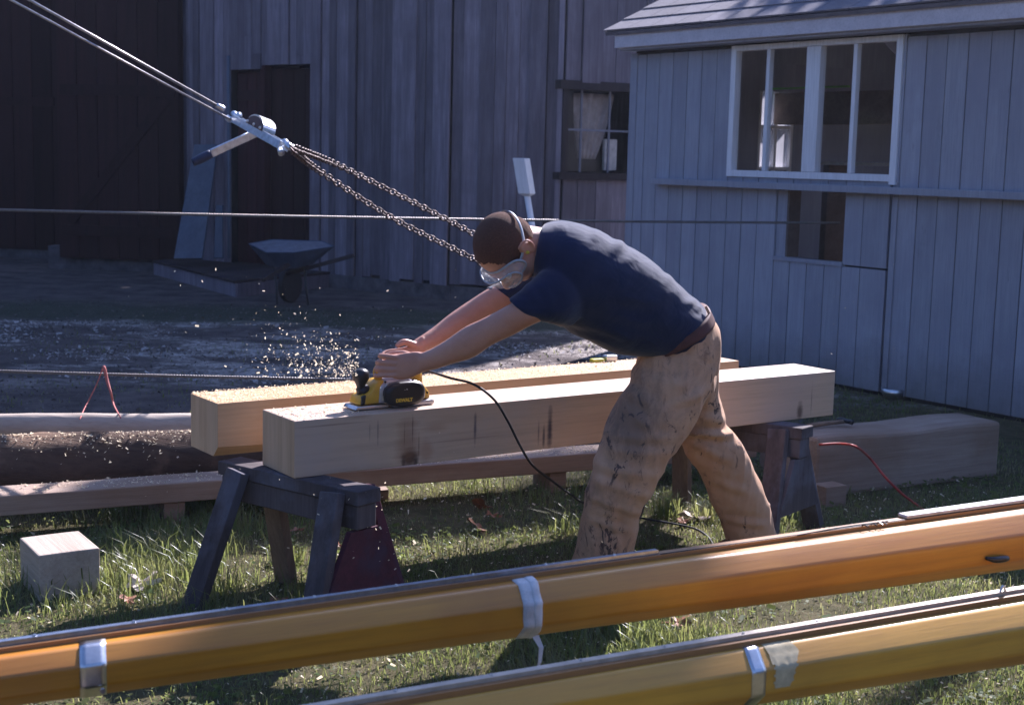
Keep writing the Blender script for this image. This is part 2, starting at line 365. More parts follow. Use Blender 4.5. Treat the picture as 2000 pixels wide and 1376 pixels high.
def planks(wall, root, mat, s0, s1, z0, z1, widths, openings, thick=.025, proud=(0, .02), gap=.004, name='board', base=0., cap=None, joints=0.):
    cuts = sorted({s0, s1} | {o[0] for o in openings if s0 < o[0] < s1} | {o[1] for o in openings if s0 < o[1] < s1})
    M = root.matrix_world.inverted() @ wall.M() if False else wall.M()
    rm = Matrix.Translation(root.location).inverted()
    for a, b in zip(cuts, cuts[1:]):
        s = a
        while s < b-.01:
            wd = random.uniform(*widths)
            e = min(b, s+wd)
            if b-e < widths[0]*.4: e = b
            spans = [(z0, z1)]
            for (oa, ob, oz0, oz1) in openings:
                if oa < (s+e)/2 < ob:
                    ns = []
                    for (p, q) in spans:
                        if oz0 > p: ns.append((p, min(q, oz0)))
                        if oz1 < q: ns.append((max(p, oz1), q))
                    spans = [t for t in ns if t[1]-t[0] > .02]
            for (p, q) in spans:
                pr = random.uniform(*proud)
                cutsz = [p, q]
                if joints and q-p > 2 and random.random() < joints: cutsz = [p, random.uniform(2.4, 3.3), q]
                for za, zb in zip(cutsz, cutsz[1:]):
                    pr2 = pr + (random.uniform(-.006, .006) if len(cutsz) > 2 else 0)
                    dz = random.uniform(-.03, .03) if za == z0 and base else 0
                    tl = random.uniform(-.003, .003) if base else 0
                    bmx = bmesh.new(); vs = box(bmx, s+gap/2, e-gap/2, -pr2-thick, -pr2, za+dz, zb-.002)
                    for v in vs:
                        if v.co.z > za+.2: v.co.x += tl
                        v.co = rm @ (M @ v.co)
                    obj(name, bmx, mat, root)
            s = e
def wpart(wall, root, name, mat, s0, s1, y0, y1, z0, z1, bevel=0, parent=None):
    """box in wall coordinates (y0..y1 measured outwards from the wall face)"""
    bm = bxm(s0, s1, -y1, -y0, z0, z1, M=Matrix.Translation(root.location).inverted() @ wall.M())
    return obj(name, bm, mat, parent or root, bevel=bevel)

# ---------- round-ish weathered barn
def gp(x, d): p = at_d(x, 500, d); return (p.x, p.y)
BP = [gp(300, 19.3), gp(664, 17.2), gp(880, 16.1), gp(1092, 15.7), gp(1330, 16.5), gp(1560, 19.0)]
barn = thing('barn', 'tall weathered grey barn with rough vertical boards, behind the man and the chains', 'barn', (BP[2][0], BP[2][1], 0))
walls = [Wall(a, b) for a, b in zip(BP, BP[1:])]
wA, wD = walls[0], walls[3]
dl, dzt = wA.hit(452, 137); dr, _ = wA.hit(613, 130); dm, dzt2 = wA.hit(515, 128)
wl, wzt = wD.hit(1097, 160); wr, _ = wD.hit(1248, 340); _, wzb = wD.hit(1097, 345)
BASEZ = .17
for i, wl_ in enumerate(walls):
    ops = []
    if i == 0: ops = [(dl, dm, -1, dzt), (dm, dr, -1, dzt2)]
    if i == 3: ops = [(wl, wr, wzb, wzt)]
    wd = (.10, .17) if i == 0 else ((.11, .21) if i < 3 else (.17, .24))
    if i < 4:
        planks(wl_, barn, M_barn, 0, wl_.L, BASEZ, 5.6, wd, ops, proud=(.0, .05), base=1, joints=.18)
    # inner skin carrying the boards
    for (a, b, z0, z1) in ([(0, wl_.L, 0, 7.3)] if not ops else [(0, ops[0][0], 0, 7.3), (ops[-1][1], wl_.L, 0, 7.3), (ops[0][0], ops[-1][1], max(o[3] for o in ops), 7.3)] + ([(wl, wr, 0, wzb)] if i == 3 else [])):
        if b > a: wpart(wl_, barn, 'wall', M_dark, a, b, -.12, -.005, z0, z1)
    wpart(wl_, barn, 'foundation', M_stone, -.05, wl_.L+.05, -.1, .06, -.2, BASEZ-.01)
# door leaves
def leaf(s0, s1, z1, off, mat, nb):
    root = wpart(wA, barn, 'door', mat, s0, s1, off-.05, off-.03, .2, z1)
    k = (s1-s0)/nb
    for j in range(nb): wpart(wA, barn, 'door_board', mat, s0+j*k+.004, s0+(j+1)*k-.004, off-.03, off-.008, .2, z1, parent=root)
    return root
leaf(dl+.04, dm-.02, dzt-.03, -.06, M_reddoor, 3)
leaf(dm+.02, dr-.05, dzt2-.04, -.1, M_red, 4)
wpart(wA, barn, 'door_post', M_reddoor, dm-.03, dm+.05, -.08, .03, .2, dzt2)
wpart(wA, barn, 'door_post', M_red, dr-.05, dr, -.08, .02, .2, dzt2)
wpart(wA, barn, 'door_rail', M_red, dl+.06, dm-.03, -.065, -.04, dzt-.38, dzt-.25)
# barn window
fr = wpart(wD, barn, 'window_frame', M_barnd, wl, wl+.07, -.06, .05, wzb, wzt)
wpart(wD, barn, 'window_head', M_barnd, wl-.05, wr+.05, -.06, .07, wzt-.075, wzt+.02)
wpart(wD, barn, 'window_sill', M_barnd, wl-.05, wr+.05, -.06, .09, wzb-.03, wzb+.05)
wpart(wD, barn, 'window_frame', M_barnd, wr-.05, wr, -.06, .05, wzb, wzt)
hA = [wD.hit(x, 250)[0] for x in (1138, 1193)]
M_munt = wood('thin_muntin', (.22, .22, .27), (.15, .15, .18), 'Z', 12, .7, .05)
for s in hA: wpart(wD, barn, 'muntin', M_munt, s-.011, s+.011, -.05, -.03, wzb+.05, wzt-.075)
hz = wD.hit(1170, 255)[1]
wpart(wD, barn, 'muntin', M_munt, wl+.07, wr-.05, -.049, -.031, hz-.011, hz+.011)
s_ = [wl+.07] + hA + [wr-.05]
for a, b in zip(s_, s_[1:]):
    for (z0, z1) in ((wzb+.05, hz), (hz, wzt-.075)):
        wpart(wD, barn, 'pane', M_glass, a+.011, b-.011, -.042, -.038, z0+.011, z1-.011)
wpart(wD, barn, 'room_back', M_dark, wl-.4, wr+.4, -1.3, -1.25, .5, 3.4)
# grey cloth hanging inside the barn window
cur = bmesh.new(); W4 = Matrix.Translation(barn.location).inverted() @ wD.M()
a0, a1 = wD.hit(1133, 180)[0], wD.hit(1215, 180)[0]
rows = []
for j in range(14):
    z = wzt-.1-(wzt-wzb-.3)*j/13; k = 1-.62*(j/13)**1.3
    rows.append([cur.verts.new(W4 @ Vector((a0+.02+(a1-a0)*k*i/18*1.0+.12*(1-k), .16+.03*math.sin(i*1.5+j*.2), z))) for i in range(19)])
for r_a, r_b in zip(rows, rows[1:]):
    for i in range(18): cur.faces.new((r_a[i], r_a[i+1], r_b[i+1], r_b[i]))
M_cloth = plain('dusty_cloth', (.30, .26, .25), .95, nscale=9, amt=.3)
cl = obj('curtain', cur, M_cloth, barn, smooth=True); sm = cl.modifiers.new('t', 'SOLIDIFY'); sm.thickness = .004
px0 = wD.hit(1192, 300)[0]; px1 = wD.hit(1216, 300)[0]; pz0 = wD.hit(1200, 333)[1]; pz1 = wD.hit(1200, 272)[1]
M_reflect = plain('reflection_white', (.55, .52, .5), .8)
wpart(wD, barn, 'reflection_panel', M_reflect, px0, px1, -.16, -.12, pz0, pz1)  # pale panel stands in for bright sky reflected in the pane
# barn roof: shallow polygon roof above the walls
bm = bmesh.new(); cen = Vector((sum(p[0] for p in BP)/6+1, sum(p[1] for p in BP)/6+6.0, 8.6))-barn.location
ring = []
extra = [(BP[5][0]+.5, 24), (BP[0][0]+1, 25.5)]
for p in BP+extra:
    ring.append(Vector((p[0], p[1], 7.3))-barn.location)
vs = [bm.verts.new(c0 + (c0-Vector((cen.x, cen.y, 7.3))).normalized()*.0) for c0 in ring]; ap = bm.verts.new(cen)
for i in range(len(vs)): bm.faces.new((vs[i], vs[(i+1) % len(vs)], ap))
bm.faces.new(vs[::-1])
rf = obj('roof', bm, M_shingle, barn)
for a, b in ((BP[5], extra[0]), (extra[0], extra[1]), (extra[1], BP[0])):
    bm = bmesh.new(); beam_between(bm, Vector((*a, 3.6))-barn.location, Vector((*b, 3.6))-barn.location, .1, 7.2)
    obj('wall', bm, M_barn, barn)

# ---------- dark red barn wing with big doors, left
rb = thing('red_barn', 'dark red barn wing with big boarded doors in deep shade, at the left', 'barn', (*gp(200, 19.4), 0))
wr1 = Wall(gp(118, 18.9), gp(352, 18.7)); wr2 = Wall(gp(-260, 21.2), gp(125, 20.6))
rm_ = Matrix.Translation(rb.location).inverted()
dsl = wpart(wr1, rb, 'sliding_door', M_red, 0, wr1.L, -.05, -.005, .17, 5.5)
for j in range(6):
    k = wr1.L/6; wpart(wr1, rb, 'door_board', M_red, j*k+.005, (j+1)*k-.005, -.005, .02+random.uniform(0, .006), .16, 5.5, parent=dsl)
wpart(wr1, rb, 'foundation', M_stone, -.2, wr1.L+.2, -.3, -.06, -.2, .3)  # added to block sun leaking under the sliding door
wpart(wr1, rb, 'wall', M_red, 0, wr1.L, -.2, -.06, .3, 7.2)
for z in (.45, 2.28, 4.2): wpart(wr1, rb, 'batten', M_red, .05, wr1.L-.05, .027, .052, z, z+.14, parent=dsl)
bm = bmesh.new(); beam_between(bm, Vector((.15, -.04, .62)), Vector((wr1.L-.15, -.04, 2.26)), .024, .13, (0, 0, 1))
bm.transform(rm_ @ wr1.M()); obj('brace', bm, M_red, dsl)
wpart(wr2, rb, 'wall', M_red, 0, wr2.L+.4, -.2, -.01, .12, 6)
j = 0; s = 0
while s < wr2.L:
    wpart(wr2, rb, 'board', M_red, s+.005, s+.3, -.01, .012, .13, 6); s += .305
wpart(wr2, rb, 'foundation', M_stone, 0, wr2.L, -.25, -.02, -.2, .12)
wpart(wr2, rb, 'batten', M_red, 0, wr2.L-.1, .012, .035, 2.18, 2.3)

# ---------- grey boarded shed, right
SP = at_z(1222, 679, 0); SQ = at_z(1960, 817, 0)
tdir = (SQ-SP).normalized(); SR = SQ + tdir*1.6
ws = Wall(SP, SR)
shed = thing('shed', 'low grey painted shed with vertical boards, white four-light window and pale fascia, at the right', 'shed', (SP.x, SP.y, 0))
eave = ws.hit(1300, 97)[1]
DEP = 3.6
wx0, wz1 = ws.hit(1437, 91); wx1 = ws.hit(1778, 62)[0]; wz0 = ws.hit(1590, 350)[1]
lx0, lz1 = ws.hit(1540, 372); lx1, lz0 = ws.hit(1648, 512)
frx = ws.hit(1518, 440)[0]
seamz = ws.hit(1640, 517)[1]; seamx = ws.hit(1729, 640)[0]
ops = [(wx0, wx1, wz0, wz1), (frx, lx1, lz0, wz0-.04), (lx1, seamx, seamz-.006, seamz+.006), (seamx-.006, seamx+.006, .05, seamz)]
planks(ws, shed, M_shed, 0, ws.L, .03, eave-.03, (.165, .175), ops, thick=.02, proud=(.0, .003), gap=.008)
for (a, b, z0, z1) in ((0, wx0, 0, eave), (wx1, ws.L, 0, eave), (wx0, wx1, wz1, eave), (wx0, frx, 0, wz0), (lx1, wx1, 0, wz0), (frx, lx1, 0, lz0)):
    if z1 > z0: wpart(ws, shed, 'inner_wall', M_dark, a, b, -.06, -.005, z0, z1)
wpart(ws, shed, 'corner_board', M_shed, -.03, .055, -.03, .03, .02, eave-.02)
wpart(ws, shed, 'cover_strip', M_shed, seamx+.03, seamx+.07, .024, .036, .03, wz0-.1)
wpart(ws, shed, 'ledge', M_shed, ws.hit(1290, 350)[0], ws.L-.05, .024, .11, wz0-.085, wz0-.035, bevel=.004)
wpart(ws, shed, 'opening_frame', M_shed, frx, lx0, -.03, .005, lz0, wz0-.09)
wpart(ws, shed, 'opening_frame', M_inwood, lx0, lx0+.02, -.12, .004, lz0, wz0-.09)
wpart(ws, shed, 'opening_sill', M_shed, frx-.01, lx1+.01, -.05, .03, lz0-.03, lz0)
# fascia and roof (rises away from the camera)
fz = eave
wpart(ws, shed, 'fascia', M_fascia, -.06, ws.L+.3, .16, .19, fz+.02, fz+.125)
wpart(ws, shed, 'soffit', M_shed, -.04, ws.L+.25, -.02, .158, fz+.0, fz+.02)
rm_ = Matrix.Translation(shed.location).inverted() @ ws.M()
PITCHR = math.atan2(.95, 1.9)
def roofM(s, out, z): return rm_ @ Matrix.Translation((s, -out, z)) @ Matrix.Rotation(PITCHR, 4, 'X')
base_r = obj('roof', bxm(-.16, ws.L+.35, 0, 2.2, -.03, 0, M=roofM(0, .22, fz+.15)), M_shingle, shed)
for k in range(9):
    x = -.17
    while x < ws.L+.3:
        wdt = random.uniform(.28, .34)
        if k < 9: obj('shingle', bxm(x, x+wdt-.006, 0, .3, 0, .012, M=roofM(0, .225, fz+.155) @ Matrix.Translation((0, k*.24, .004)) @ Matrix.Rotation(-.04, 4, 'X')), M_shingle, base_r)
        x += wdt
# back roof slope and remaining walls
bm = bmesh.new(); box(bm, -.16, ws.L+.35, 0, 2.3, -.03, 0, M=rm_ @ Matrix.Translation((0, 1.72, fz+.15+.96)) @ Matrix.Rotation(-PITCHR, 4, 'X')); obj('roof', bm, M_shingle, shed)
MIw = ws.M().inverted()
def sidehit(x, y):
    o_ = MIw @ CAM; d_ = MIw.to_3x3() @ ray(x, y); k = (.03-o_.x)/d_.x; q = o_+d_*k; return q.y, q.z
ya, zb_ = sidehit(1474, 334); yb, zt_ = sidehit(1549, 182); ya, yb = min(ya, yb), max(ya, yb)
print('side window', ya, yb, zb_, zt_)
for (a, b, z0, z1) in ((.03, ya, 0, eave), (yb, DEP, 0, eave), (ya, yb, 0, zb_), (ya, yb, zt_, eave)):
    obj('side_wall', bxm(0, .05, a, b, z0, z1, M=rm_), M_shed, shed)
M_transl, nt_, b_ = newmat('translucent_glass', .5, .3)  # translucent mix, added so daylight makes the side pane glow
b_.inputs['Base Color'].default_value = (.45, .46, .5, 1); tp_ = N(nt_, 'BsdfTransparent'); tz_ = N(nt_, 'BsdfTranslucent'); tz_.inputs[0].default_value = (.5, .5, .54, 1)
m1_x = N(nt_, 'MixShader'); m1_x.inputs[0].default_value = .45; nt_.links.new(tp_.outputs[0], m1_x.inputs[1]); nt_.links.new(tz_.outputs[0], m1_x.inputs[2])
nt_.links.new(m1_x.outputs[0], nt_.nodes['Material Output'].inputs[0])
sw_ = obj('side_window', bxm(-.005, .055, ya, ya+.03, zb_, zt_, M=rm_), M_white, shed)
for (a, b, z0, z1) in ((yb-.03, yb, zb_, zt_), ((ya+yb)/2-.015, (ya+yb)/2+.015, zb_, zt_)):
    obj('muntin', bxm(-.004, .054, a, b, z0, z1, M=rm_), M_white, sw_)
obj('pane', bxm(.02, .024, ya+.031, yb-.031, zb_+.002, zt_-.002, M=rm_), M_transl, sw_)
for yy_ in (248, 329):
    zz = sidehit(1510, yy_)[1]; obj('muntin', bxm(-.06, .05, ya+.031, yb-.031, zz-.014, zz+.014, M=rm_), M_white, sw_)
obj('side_wall', bxm(ws.L-.05, ws.L, .03, DEP, 0, eave, M=rm_), M_shed, shed)
for (a, b, z0, z1) in ((0, .5, 0, eave), (2.9, ws.L, 0, eave), (.5, 2.9, 0, .95), (.5, 2.9, 2.2, eave)):
    obj('back_wall', bxm(a, b, DEP-.05, DEP, z0, z1, M=rm_), M_inwood, shed)
for a in (1.3, 2.1): obj('back_post', bxm(a, a+.05, DEP-.05, DEP, .95, 2.2, M=rm_), M_inwood, shed)
for x in (0, ws.L-.05):
    bm = bmesh.new()
    tri = [(x, 0, eave), (x, DEP, eave), (x, 1.75, eave+.98)]
    a = [bm.verts.new(rm_ @ Vector(t)) for t in tri]; b = [bm.verts.new(rm_ @ Vector((t[0]+.05, t[1], t[2]))) for t in tri]
    bm.faces.new(a); bm.faces.new(b[::-1])
    for i in range(3): bm.faces.new((a[i], a[(i+1) % 3], b[(i+1) % 3], b[i]))
    obj('gable', bm, M_shed, shed)
obj('floor', bxm(.05, ws.L-.05, .03, DEP-.05, 0, .05, M=rm_), M_inwood, shed)
# window
win = thing('window', 'white framed four-light window', 'x', (0, 0, 0)); del win['category']; del win['label']
win.parent = shed
def wp(name, mat, s0, s1, y0, y1, z0, z1, **k):
    return obj(name, bxm(s0, s1, -y1, -y0, z0, z1, M=rm_), mat, win, **k)
F = .045
cx0 = ws.hit(1579, 200)[0]; cx1 = ws.hit(1606, 200)[0]; m1 = ws.hit(1503, 200)[0]; m2 = ws.hit(1672, 200)[0]
wp('frame', M_white, wx0, wx0+F+.01, -.02, .045, wz0, wz1, bevel=.003)
wp('frame', M_white, wx1-F-.03, wx1-.02, -.02, .045, wz0-.02, wz1, bevel=.003)
wp('frame', M_white, cx0, cx1, -.02, .044, wz0+.052, wz1-.042, bevel=.003)
wp('frame', M_white, wx0+F+.011, wx1-F-.031, -.02, .043, wz1-.04, wz1, bevel=.003)
wp('frame', M_white, wx0+F+.011, wx1-F-.031, -.02, .043, wz0, wz0+.05, bevel=.003)
for s in (m1, m2): wp('muntin', M_white, s-.018, s+.018, -.01, .035, wz0+.052, wz1-.042, bevel=.003)
wp('side_trim', M_shed, wx1-.018, wx1, -.02, .03, wz0, wz1)
ed = [wx0+F+.012, m1-.018, m1+.018, cx0, cx1, m2-.018, m2+.018, wx1-F-.032]
for i in range(0, 8, 2): wp('pane', M_glass, ed[i]+.001, ed[i+1]-.001, .0, .004, wz0+.052, wz1-.042)
# things inside the shed seen through the glass
def hin(x, y, off): return ws.hit(x, y, -off)
sh = thing('wall_shelf', 'dark wooden shelf across the shed interior behind the right panes', 'shelf', (ws.M() @ Vector((hin(1600, 300, 1.0)[0], 1.0, 0)))[:])
Mi = Matrix.Translation(sh.location).inverted() @ ws.M()
a, z_a = hin(1598, 318, 1.0); b, _ = hin(1700, 318, 1.0)
obj('shelf_board', bxm(a, b+.5, 1.0, 1.25, z_a-.015, z_a+.012, M=Mi), M_logpale, sh)
for q in (a+.05, b+.4): obj('upright', bxm(q, q+.06, 1.01, 1.24, .05, z_a-.016, M=Mi), M_inwood, sh)
a, z_a = hin(1600, 178, 1.2)
rl = thing('roof_tie', 'brown tie beam inside the shed with a green strip along it', 'beam', (ws.M() @ Vector((a, 1.2, 0)))[:])
Mi = Matrix.Translation(rl.location).inverted() @ ws.M()
obj('tie', bxm(.06, ws.L-.06, 1.62, 1.72, z_a-.26, z_a+.02, M=Mi), M_inwood, rl)
M_green = plain('green_strip', (.18, .5, .12), .5)
obj('strip', bxm(hin(1450, 150, 1.6)[0], hin(1660, 168, 1.6)[0], 1.56, 1.6, z_a+.05, z_a+.065, M=Mi), M_green, rl)

# ---------- deck in front of the barn door
DK = [at_z(300, 508, .185), at_z(460, 548, .185), at_z(655, 530, .185)]
dd = (DK[2]-DK[1])
deck = thing('deck', 'low weathered wooden deck in front of the red barn door', 'deck', (DK[1].x, DK[1].y, 0))
e1 = (DK[0]-DK[1]); L1 = e1.length; e1.normalize(); L2 = dd.length; d1 = dd.normalized()
Md = Matrix(((e1.x, d1.x, 0, 0), (e1.y, d1.y, 0, 0), (0, 0, 1, 0), (0, 0, 0, 1)))
nb = 9
for j in range(nb):
    obj('deck_board', bxm(L1*j/nb+.005, L1*(j+1)/nb-.005, -.02, L2, .155+random.uniform(0, .004), .187, M=Md), M_barnd, deck)
obj('skirt', bxm(0, L1, .0, .04, -.05, .153, M=Md), M_barn, deck)
obj('skirt', bxm(0, .04, .042, L2, -.05, .153, M=Md), M_barn, deck)
# ---------- things leaning at the barn door
def lean(name, label, cat, pts, th, mat):
    """flat board from four (x,y,d) corners: bottom-left, bottom-right, top-right, top-left"""
    P4 = [at_d(*p) for p in pts]; base = (P4[0]+P4[1])/2
    nrm = (P4[1]-P4[0]).cross(P4[3]-P4[0]).normalized()*th
    bm = bmesh.new(); a = [bm.verts.new(p-base) for p in P4]; b = [bm.verts.new(p-base+nrm) for p in P4]
    bm.faces.new(a); bm.faces.new(b[::-1])
    for i in range(4): bm.faces.new((a[i], a[(i+1) % 4], b[(i+1) % 4], b[i]))
    o = obj(name, bm, mat, None, loc=base, bevel=.003); return tag(o, label, cat)
def dz(x, y, z): return at_z(x, y, z).y
lean('leaning_plank', 'wide blue-grey plank leaning against the barn beside the red doors', 'plank', [(342, 507, 17.6), (397, 507, 17.5), (427, 285, 18.3), (382, 285, 18.4)], .04, M_grey)
lean('short_board', 'short narrow grey board leaning in the dark beside the barn door', 'board', [(420, 505, 17.6), (437, 505, 17.55), (437, 402, 17.85), (424, 402, 17.9)], .03, M_grey)
bm = bmesh.new(); p0 = at_d(448, 504, 16.9); p1 = at_d(446, 110, 17.6)
tube(bm, [Vector((0, 0, 0)), p1-p0], .022, 8, 2)
po = obj('pole', bm, M_grey, None, loc=p0, smooth=True); tag(po, 'thin tall pale blue pole standing upright left of the barn door', 'pole')
# ---------- wheelbarrow
wb = thing('wheelbarrow', 'old wheelbarrow with pale load and wooden handles parked before the barn', 'wheelbarrow', at_z(560, 597, 0)[:])
O = wb.location
def L_(x, y, d): return at_d(x, y, d) - O
D0 = O.y
rim = [L_(486, 475, D0+.1), L_(520, 492, D0-.22), L_(575, 492, D0-.25), L_(652, 480, D0-.05), L_(630, 470, D0+.28), L_(530, 467, D0+.3)]
flo = [L_(520, 515, D0+.05), L_(540, 520, D0-.12), L_(575, 522, D0-.12), L_(610, 515, D0), L_(600, 510, D0+.12), L_(540, 510, D0+.12)]
bm = bmesh.new(); rings_loft(bm, [flo, rim], caps=False); bm.faces.new([bm.verts.new(p) for p in flo[::-1]])
M_tray = plain('blue_grey_tray', (.055, .075, .12), .6, metal=.2, nscale=8, amt=.3)
tr = obj('tray', bm, M_tray, wb); sdf = tr.modifiers.new('s', 'SOLIDIFY'); sdf.thickness = .008
bm = bmesh.new(); cxy = sum(rim, Vector())/6; inner = [cxy+(p-cxy)*.96+Vector((0, 0, -.005)) for p in rim]
vs = [bm.verts.new(p) for p in inner]; c0 = bm.verts.new(cxy+Vector((0, 0, .03)))
for i in range(6): bm.faces.new((vs[i], vs[(i+1) % 6], c0))
obj('load', bm, plain('grey_sand_load', (.16, .155, .18), .95, nscale=12, amt=.25, bumpd=.01), wb)
for (pa, pb) in (((512, 547, D0-.45), (590, 500, D0+.02)), ((690, 499, D0-.1), (560, 535, D0+.18))):
    bm = bmesh.new(); beam_between(bm, L_(*pa), L_(*pb), .04, .04); obj('handle', bm, M_barnd, wb)
bm = bmesh.new(); tube(bm, [L_(535, 520, D0+.1), L_(540, 560, D0), Vector((-.1, .0, .01))], .014, 8, 3); obj('leg', bm, M_black, wb)
bm = bmesh.new(); tube(bm, [L_(595, 520, D0+.1), L_(598, 560, D0), Vector((.22, .05, .01))], .014, 8, 3); obj('leg', bm, M_black, wb)
bm = bmesh.new(); bmesh.ops.create_cone(bm, cap_ends=True, segments=24, radius1=.19, radius2=.19, depth=.07, matrix=Matrix.Translation((-.02, .35, .19)) @ Matrix.Rotation(R(90), 4, 'Y') @ Matrix.Rotation(R(25), 4, 'X'))
wh = obj('wheel', bm, M_rubber, wb, bevel=.012)
# ---------- white post with box head
pb = at_d(1044, 500, 14.6); pb.z = 0
ps = thing('vent_post', 'white square box head on a slim white post by the barn wall', 'post', (pb.x, pb.y, 0))
top = at_d(1029, 378, 14.6)-ps.location; tt = at_d(1018, 309, 14.6)-ps.location
bm = bmesh.new(); ft = top + (top-tt).normalized()*top.z/((tt-top).normalized().z)
tube(bm, [ft, top+(tt-top)*.1], .032, 12, 2); obj('shaft', bm, M_white, ps, smooth=True)
bm = bmesh.new(); rings_loft(bm, [[c_+Vector((math.cos(a)*r, math.sin(a)*r, 0)) for a in [R(20+90*k) for k in range(4)]] for c_, r in ((top-(tt-top)*.08, .04), (top, .095), (tt, .095))])
obj('box_head', bm, M_white, ps, bevel=.006)
# metal dish at the shed foot
dp = at_z(1745, 774, 0)
bm = bmesh.new(); rr = [(.0, .006), (.055, .0), (.075, .03), (.085, .075), (.08, .075), (.07, .03), (.05, .012), (.0, .012)]
pr_ = [[Vector((r*math.cos(a), r*math.sin(a), z)) for a in [2*math.pi*k/24 for k in range(24)]] for r, z in rr[1:-1]]
rings_loft(bm, pr_); di = obj('dish', bm, M_steel, None, loc=(dp.x-.03, dp.y-.1, 0), smooth=True); tag(di, 'small dented metal dish on the grass at the foot of the shed wall', 'dish')

# ------------------------------------------------------------------ timbers
def frame_from(a, b):
    t = (b-a); t.z = 0; t.normalize(); n = Vector((-t.y, t.x, 0)); return t, n, math.atan2(t.y, t.x)
HB = .70
A = at_z(575, 822, HB); B = at_z(1632, 724, HB)
bt, bn, bang = frame_from(A, B); BL = (B-A).length; BH = .2
BW = (at_z(497, 800, HB)-A).dot(bn)
print('beam', A, B, 'ang', math.degrees(bang), 'L', BL, 'W', BW)
BW = .255
def spot_at(x, y, rx, rz, s, c=(.05, .03, .02)):
    # point on the camera-side face of the front beam
    d = ray(x, y); k = (A-CAM).dot(bn)/d.dot(bn); p = CAM+d*k
    return ((p-A).dot(bt), 0, p.z-A.z+BH, rx, .12, rz, s, c)
spots = [spot_at(800, 895, .035, .04, .95, (.035, .02, .018)), spot_at(795, 865, .05, .1, .55, (.3, .15, .08)), spot_at(832, 880, .03, .05, .4, (.36, .17, .08)),
         spot_at(928, 835, .007, .06, .8, (.07, .06, .08)), spot_at(1074, 835, .014, .085, .92, (.04, .035, .05)), spot_at(1062, 850, .007, .05, .8, (.05, .045, .06)), spot_at(1052, 842, .005, .05, .6, (.07, .06, .08)),
         spot_at(738, 845, .004, .05, .5, (.1, .08, .08)), spot_at(722, 845, .003, .035, .4, (.1, .08, .08)), spot_at(1562, 805, .02, .05, .85, (.09, .05, .035)), spot_at(700, 812, .06, .012, .45, (.3, .17, .1)), spot_at(850, 835, .06, .02, .35, (.35, .2, .12)), spot_at(806, 838, .003, .06, .7, (.12, .07, .05)), spot_at(790, 850, .0025, .045, .6, (.14, .08, .05)), spot_at(818, 868, .003, .05, .6, (.14, .08, .05)), spot_at(812, 905, .012, .03, .8, (.05, .03, .025)), spot_at(788, 905, .01, .03, .7, (.06, .035, .03)), spot_at(650, 829, .15, .0035, .6, (.2, .13, .1)), spot_at(900, 858, .2, .0035, .45, (.25, .17, .13)), spot_at(1585, 780, .004, .08, .5, (.15, .1, .07))]
M_beam = wood('fresh_sawn_oak', (.64, .47, .32), (.53, .375, .25), 'X', 10, .55, .02, bumpd=.0015, dirt=(.48, .36, .29), patch=((.50, .40, .33), 3.5, .5), spots=spots)
M_beam2 = wood('fresh_sawn_timber', (.62, .42, .25), (.52, .32, .17), 'X', 9, .6, .02, bumpd=.0015, dirt=(.45, .24, .1))
M_endg = wood('sawn_end_grain', (.66, .47, .31), (.50, .33, .2), 'Z', 9, .8, .03, bumpd=.002, patch=((.62, .45, .28), 3, .6))
def timber(name, label, loc, ang, L, W, H, mat, emat=None, bev=.004, wob=.002, cat='timber', wane=0):
    bm = bmesh.new(); nx = max(8, int(L*8)); rings = []
    for i in range(nx+1):
        x = L*i/nx; dzs = wob*noise.noise(Vector((x*2.3, 1.7, 3.1))); w_ = wane*(max(0, 1-x/1.2))
        rings.append([(x, 0+w_, 0), (x, W, 0), (x, W, H+dzs), (x, 0, H+dzs)] if not wane else [(x, w_, 0), (x, W, 0), (x, W, H+dzs), (x, 0, H+dzs), (x, 0, w_)])
    rings_loft(bm, [[Vector(p) for p in r] for r in rings])
    o = obj(name, bm, mat, None, loc=loc, rot=(0, 0, ang), bevel=bev)
    if emat:
        o.data.materials.append(emat)
        for f in o.data.polygons:
            if abs(f.normal.x) > .9: f.material_index = 1
    return tag(o, label, cat)
fb = timber('front_timber', 'big square fresh-sawn timber under the planer, knotted face towards the camera', (A.x, A.y, HB-BH), bang, BL, BW, BH, M_beam, M_endg, wob=.0)
fb.name = 'timber'
A2 = at_z(425, 788, HB); B2 = at_z(1453, 706, HB); B2 = A2 + bt*((B2-A2).dot(bt))
bk = timber('timber', 'second square timber behind, sawdust on top and a wane edge at its left end', (A2.x, A2.y, HB-BH), bang, (B2-A2).length, .25, BH, M_beam2, M_endg, wob=.0, wane=.04)
print('A2 offset across', (A2-A).dot(bn), 'BW', BW)

def board_on_ground(name, label, a, b, W, H, z, mat, wob=.004, bev=.006, cat='timber', emat=None):
    t, n, ang = frame_from(a, b)
    o = timber(name, label, (a.x, a.y, z), ang, (b-a).length, W, H, mat, emat, bev=bev, wob=wob, cat=cat); return o
# low plank behind the horses
a = at_z(-120, 1027, .08); b = at_z(1478, 900, .08)
pl = board_on_ground('plank', 'long low weathered plank lying on blocks behind the sawhorses', a, b, .19, .085, .1, M_oldbeam, cat='plank')
bt3, bn3, ang3 = frame_from(a, b)
for s, lab in ((.9, 'small wood block under the left part of the low plank'), (2.75, 'small wood block under the middle of the low plank, in the shade'), (4.1, 'small dark wood block under the right end of the low plank')):
    p = Vector((a.x, a.y, 0)) + bt3*s
    o = obj('block', bxm(0, .09, .01, .2, 0, .1), M_oldbeam, None, loc=p, rot=(0, 0, ang3), bevel=.004); tag(o, lab, 'block')
